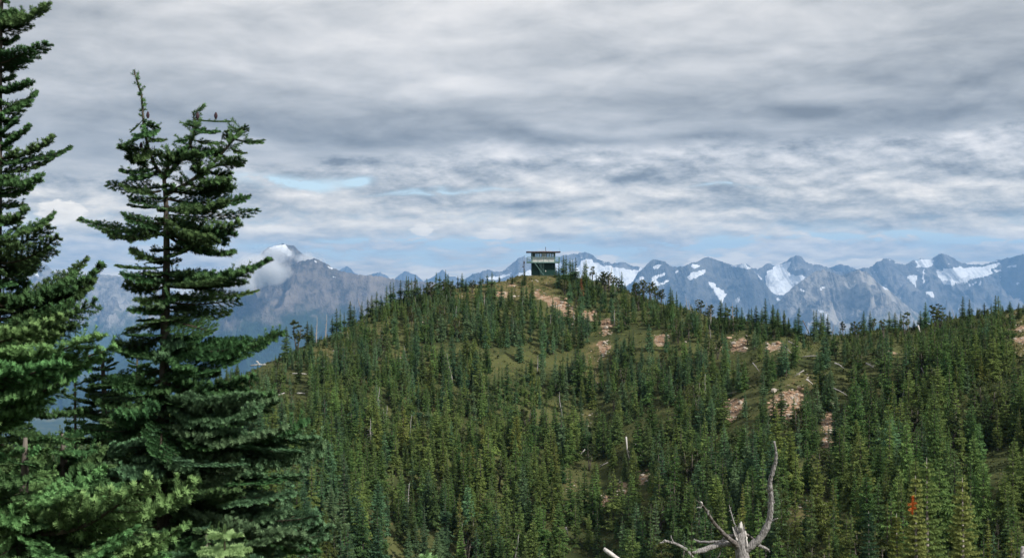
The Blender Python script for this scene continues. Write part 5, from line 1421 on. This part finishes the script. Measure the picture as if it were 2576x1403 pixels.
# pale sapling with stacked whorls beside the snag
def whorl_sapling(label, px, py, py1, Y, w):
    top = P(px, py, Y); gz = float(hill(top.x, top.y)); H = top.z - gz
    root = add('fir_sapling', None, loc=(top.x, top.y, gz), label=label, cat='sapling')
    mb = MB(); mb.tube([(0, 0, -.1), (0, 0, H - .02)], [.03, .006], 6); add('stem', mb.mesh('stem', M_TWIG), parent=root)
    segs = [((0, 0, H - .35), (0, 0, H), 1.0, .8), ((-.06, 0, H - .5), (-.055, 0, H - .12), .9, .8), ((0, 0, H - .9), (0, 0, H - .3), .9, .6)]; r = np.random.default_rng(5)
    z = H - .2; lv = 0
    while z > H * .25:
        for k in range(6):
            a = k * 1.047 + lv; L = min(w, .05 + lv * .03) * r.uniform(.7, 1.2); p = np.array([0, 0, z]); segs.append((p, p + np.array([cos(a), sin(a), .35]) * L, .9, 1.0))
        z -= .13; lv += 1
    V, T, tp = brush(segs, needle=.022, step=.014, nper=9, seed=4)
    add('needles', mesh_from('needles', V, T, [M_FIR_LIGHT], False, {'tip': tp}), parent=root)
whorl_sapling('slim yellow-green sapling with stacked whorls left of the snag', 1740, 1311, 1403, 22.0, .28)

# ------------------------------------------------------------------ grey snag
def snag():
    Y = 25.0; b = c4((940, 1700))[0]; base = P(b[0], b[1], Y); gz = float(hill(base.x, base.y)); o = Vector((base.x, Y, gz))
    root = add('dead_snag', None, loc=o, label='weathered grey snag with a splintered broken top and long curved limbs', cat='dead tree')
    r = np.random.default_rng(2)
    def line(pts, radii, name, mat=M_GREYWOOD, n=10, dy=0.0, dyn=None, rough=.025):
        px = c4(*pts); m = len(px); ds = np.linspace(0, dy, m) if dyn is None else np.array(dyn)
        W = np.array([tuple(P(x, y, Y - d) - o) for (x, y), d in zip(px, ds)])
        # resample and add kinks
        k = (m - 1) * 5 + 1; s = np.linspace(0, m - 1, k); V = np.stack([np.interp(s, np.arange(m), W[:, i]) for i in range(3)], 1)
        V[1:-1] = .25 * V[:-2] + .5 * V[1:-1] + .25 * V[2:]; V[1:-1] = .25 * V[:-2] + .5 * V[1:-1] + .25 * V[2:]; V[1:-1] += r.normal(0, .004, (k - 2, 3))
        R = np.interp(s, np.linspace(0, m - 1, len(radii)), radii) * .00180 * (1 + .035 * r.standard_normal(k))
        mb = MB(); mb.tube(V, R, n, rough, r); return add(name, mb.mesh(name, mat, True), parent=root)
    # trunk down to the ground
    tp = c4((912, 1165))[0]; bp = c4((940, 1420))[0]
    W = [(0, 0, -.2), (0, 0, (P(*bp, Y) - o).z * .5), tuple(P(*bp, Y) - o), tuple(P(*c4((925, 1330))[0], Y) - o), tuple(P(*c4((912, 1230))[0], Y) - o), tuple(P(*tp, Y) - o)]
    mb = MB(); mb.tube(W, [.24, .18, .13, .11, .095, .088], 14, .07, r, cap=True); add('trunk', mb.mesh('trunk', M_GREYWOOD, True), parent=root)
    # splinters round the broken top
    c = P(*tp, Y) - o
    for k in range(13):
        a = k / 13 * 6.283; h = r.uniform(.05, .20); q = Vector((.085 * cos(a), .085 * sin(a), -.03)); mb = MB()
        V = [tuple(c + q + Vector((-.025 * sin(a), .025 * cos(a), 0))), tuple(c + q - Vector((-.025 * sin(a), .025 * cos(a), 0))), tuple(c + q * .75), tuple(c + q * 1.05 + Vector((r.normal(0, .015), 0, h)))]
        mb.add(V, [(0, 1, 3), (1, 2, 3), (2, 0, 3), (0, 2, 1)]); add('splinter', mb.mesh('splinter', M_GREYWOOD), parent=root)
    mb = MB(); s0 = P(*c4((918, 1170))[0], Y - .09) - o
    mb.tube([tuple(s0), tuple(s0 + Vector((-.005, 0, .07))), tuple(s0 + Vector((0, 0, .13))), tuple(s0 + Vector((.005, 0, .175)))], [.028, .044, .036, .008], 7, .2, r)
    add('splinter', mb.mesh('pale_splinter', M_WHITEWOOD), parent=root, label='bleached white upright splinter')
    line([(955, 1165), (968, 1240), (975, 1310)], (9, 10, 8), 'splinter', M_WHITEWOOD, 5, .1)
    line([(868, 1110), (872, 1160), (880, 1220)], (4, 12, 14), 'splinter', M_GREYWOOD, 5, .08)
    line([(845, 1130), (862, 1175), (885, 1250)], (3, 9, 9), 'splinter', M_WHITEWOOD, 5, .1)
    line([(950, 1330), (1010, 1295), (1080, 1240), (1140, 1150), (1172, 1060), (1183, 960), (1183, 880), (1176, 800), (1172, 735), (1188, 680), (1210, 610), (1226, 545), (1228, 480), (1212, 380)],
         (46, 40, 36, 33, 28, 27, 26, 26, 22, 20, 20, 17, 13, 10), 'limb', M_GREYWOOD, 12, .3)
    line([(1195, 1075), (1222, 1062), (1242, 1054)], (9, 7, 4), 'branch_stub', M_WHITEWOOD, 6, .1)
    line([(1195, 900), (1212, 905), (1205, 925)], (9, 7, 5), 'branch_stub', M_GREYWOOD, 6, .05)
    line([(1180, 715), (1193, 700), (1190, 692)], (12, 12, 6), 'branch_stub', M_GREYWOOD, 6, .05)
    line([(905, 1320), (860, 1270), (805, 1225), (740, 1160), (690, 1105), (650, 1045), (625, 1000), (600, 960), (572, 932)], (32, 26, 22, 19, 17, 15, 13, 10, 9), 'limb', M_DARKWOOD, 9, .9)
    line([(578, 935), (548, 912), (518, 888)], (6, 4, 2), 'branch_stub', M_DARKWOOD, 5, 0, (.9, .9, .92))
    line([(578, 940), (568, 960), (530, 958)], (8, 7, 4), 'branch_stub', M_GREYWOOD, 5, 0, (.9, .92, .95))
    line([(572, 940), (574, 918), (566, 912)], (9, 9, 6), 'branch_stub', M_WHITEWOOD, 5, 0, (.9, .92, .95))
    line([(628, 1030), (636, 1005), (635, 985)], (7, 9, 5), 'branch_stub', M_GREYWOOD, 5, 0, (.85, .87, .87))
    line([(890, 1262), (800, 1254), (700, 1262), (600, 1266), (545, 1262), (508, 1238)], (22, 18, 15, 14, 13, 8), 'limb', M_GREYWOOD, 8, -.5)
    line([(870, 1200), (820, 1210), (770, 1235), (700, 1290)], (20, 18, 16, 10), 'limb', M_DARKWOOD, 8, -.9)
    line([(900, 1290), (800, 1278), (720, 1290), (660, 1305), (590, 1335), (520, 1350), (450, 1340), (400, 1305), (330, 1270), (255, 1254), (208, 1272)], (26, 24, 24, 26, 27, 24, 22, 15, 13, 11, 5), 'limb', M_GREYWOOD, 9, .6)
    line([(325, 1262), (312, 1238), (305, 1206)], (9, 7, 6), 'branch_stub', M_GREYWOOD, 5, 0, (.55, .55, .55))
    line([(455, 1350), (490, 1382), (530, 1420)], (13, 11, 8), 'branch_stub', M_GREYWOOD, 6, 0, (.45, .5, .55))
    line([(262, 1252), (250, 1243)], (8, 5), 'branch_stub', M_WHITEWOOD, 5, 0, (.58, .58))
    line([(745, 1290), (748, 1330), (735, 1370), (705, 1410)], (6, 5, 5, 4), 'branch_stub', M_DARKWOOD, 5, .1)
    line([(420, 1340), (415, 1380), (410, 1430)], (5, 5, 4), 'branch_stub', M_DARKWOOD, 5, 0, (.5, .5, .5))
    line([(1055, 1285), (1110, 1305), (1155, 1325), (1170, 1352)], (20, 17, 13, 6), 'limb', M_GREYWOOD, 7, -.3)
    line([(1135, 1320), (1138, 1370), (1130, 1420)], (8, 6, 5), 'branch_stub', M_DARKWOOD, 5, 0, (-.3, -.3, -.3))
    line([(950, 1190), (1000, 1215), (1050, 1260)], (14, 13, 10), 'limb', M_DARKWOOD, 7, -.4)
snag()

def stick(label, pts, Y, radii, mat):
    W = [P(x, y, Y - .1 * i) for i, (x, y) in enumerate(pts)]; gz = float(hill(W[-1].x, W[-1].y)); o = Vector((W[-1].x, W[-1].y, gz))
    root = add('dead_branch', None, loc=o, label=label, cat='dead tree')
    mb = MB(); mb.tube([tuple(w - o) for w in W] + [(0.1, 0, -.1)], list(radii) + [radii[-1] * 1.3], 9, .08); add('stem', mb.mesh('stem', mat, True), parent=root)
    mb = MB(); a = W[1] - o; mb.tube([tuple(a), tuple(a + Vector((.05, 0, .06))), tuple(a + Vector((.07, 0, .12)))], [.012, .008, .004], 5); add('twig', mb.mesh('twig', mat), parent=root)
stick('pale bleached branch end leaning up from the bottom edge left of the snag', cC((1345, 1322), (1400, 1362), (1480, 1415)), 45, (.06, .07, .08), M_WHITEWOOD)
stick('light grey tree stem touching the right end of the bottom edge', [(2574, 1375), (2572, 1420), (2568, 1500)], 12, (.02, .03, .04), M_GREYWOOD)

# ------------------------------------------------------------------ larger yellow-green firs at the lower right
def mid_fir(label, u, vtop, Y, R, mat, seed, forks=1, orange=None):
    top = P(u, vtop, Y); gz = float(hill(top.x, Y)); H = top.z - gz
    root = add('fir_tree', None, loc=(top.x, Y, gz), label=label, cat='fir tree')
    r = np.random.default_rng(seed)
    mb = MB(); mb.tube([(0, 0, -.3), (.05, 0, H * .5), (0, 0, H)], [H * .014, H * .009, .012], 8, .04); add('trunk', mb.mesh('trunk', M_TRUNKPALE, True), parent=root)
    bw = MB(); segs = []
    z = H * .25
    while z < H * .985:
        f = (z - H * .25) / (H * .75); L0 = R * (1 - f) ** .75 + .08; a0 = r.uniform(0, 6.28); nb = 6 if f < .8 else 5
        for k in range(nb):
            if r.random() < .12: continue
            a = a0 + k * 6.283 / nb + r.normal(0, .2); L = L0 * r.uniform(.65, 1.15); c, s = cos(a), sin(a)
            q = np.linspace(0, 1, 7); pts = np.stack([q * L * c, q * L * s, z + L * (-.22 * q + .30 * q ** 2.5)], 1)
            bw.tube(pts, np.linspace(.018, .006, 7), 3, cap=False)
            for j in range(1, 6): segs.append((pts[j], pts[j + 1], 1.0, .6 if j > 3 else 0))
            for g in np.arange(.25, .98, .13 / max(.6, L)):
                p = np.array([np.interp(g, q, pts[:, i]) for i in range(3)])
                for sg in (-1, 1):
                    b = a + sg * r.uniform(.6, .95); l = .38 * L * (1 - g) ** .7 + .08
                    segs.append((p, p + np.array([cos(b), sin(b), r.uniform(-.08, .3)]) * l, .9, .9))
        z += .20 + .10 * (1 - f)
    add('branches', bw.mesh('branches', M_TWIG), parent=root)
    V, T, tp = brush(segs, needle=.085, step=.06, nper=7, seed=seed)
    add('needles', mesh_from('needles', V, T, [mat], False, {'tip': tp}), parent=root)
    return root, H
M_TRUNKPALE = mat_noise('pale_trunk', (0.16, 0.14, 0.12), (0.34, 0.31, 0.28), 8, .9)
rt, Ht = mid_fir('tall sparse yellow-green fir at lower right, taller stem of a close pair', 2331, 1150, 62, 1.35, M_YELLOW, 41)
mid_fir('shorter sparse stem of the close fir pair, with an orange dead spray', 2303, 1195, 61, 1.0, M_YELLOW, 42)
mid_fir('pointed yellow-green fir right of the close pair at lower right', 2421, 1200, 64, 1.35, M_YELLOW, 43)
mid_fir('blue-grey fir low at the right of the grassy opening', 2185, 1285, 75, 1.2, TINTS['blue-green'], 44)
mid_fir('small orange-tinged fir low beside the blue-grey one', 2255, 1290, 72, .9, TINTS['olive'], 45)
g = P(2295, 1270, 60.3); segs = [((0, 0, -.42), (.03, 0, .35), 1.2, 0), ((0, 0, 0), (.14, 0, .08), 1.1, 0), ((0, 0, .05), (-.15, 0, .02), 1.1, 0), ((0, 0, -.12), (-.12, .02, -.2), 1.1, 0), ((0, 0, -.1), (.12, .02, -.12), 1.1, 0)]
pr = [o for o in COL.objects if o.get('label', '').startswith('shorter sparse stem')][0]
V_, T_, tp_ = brush(segs, needle=.09, step=.03, nper=9, seed=1); add('orange_spray', mesh_from('orange_spray', V_, T_, [M_ORANGE]), parent=pr, loc=g - pr.location, label='bright orange dead spray')
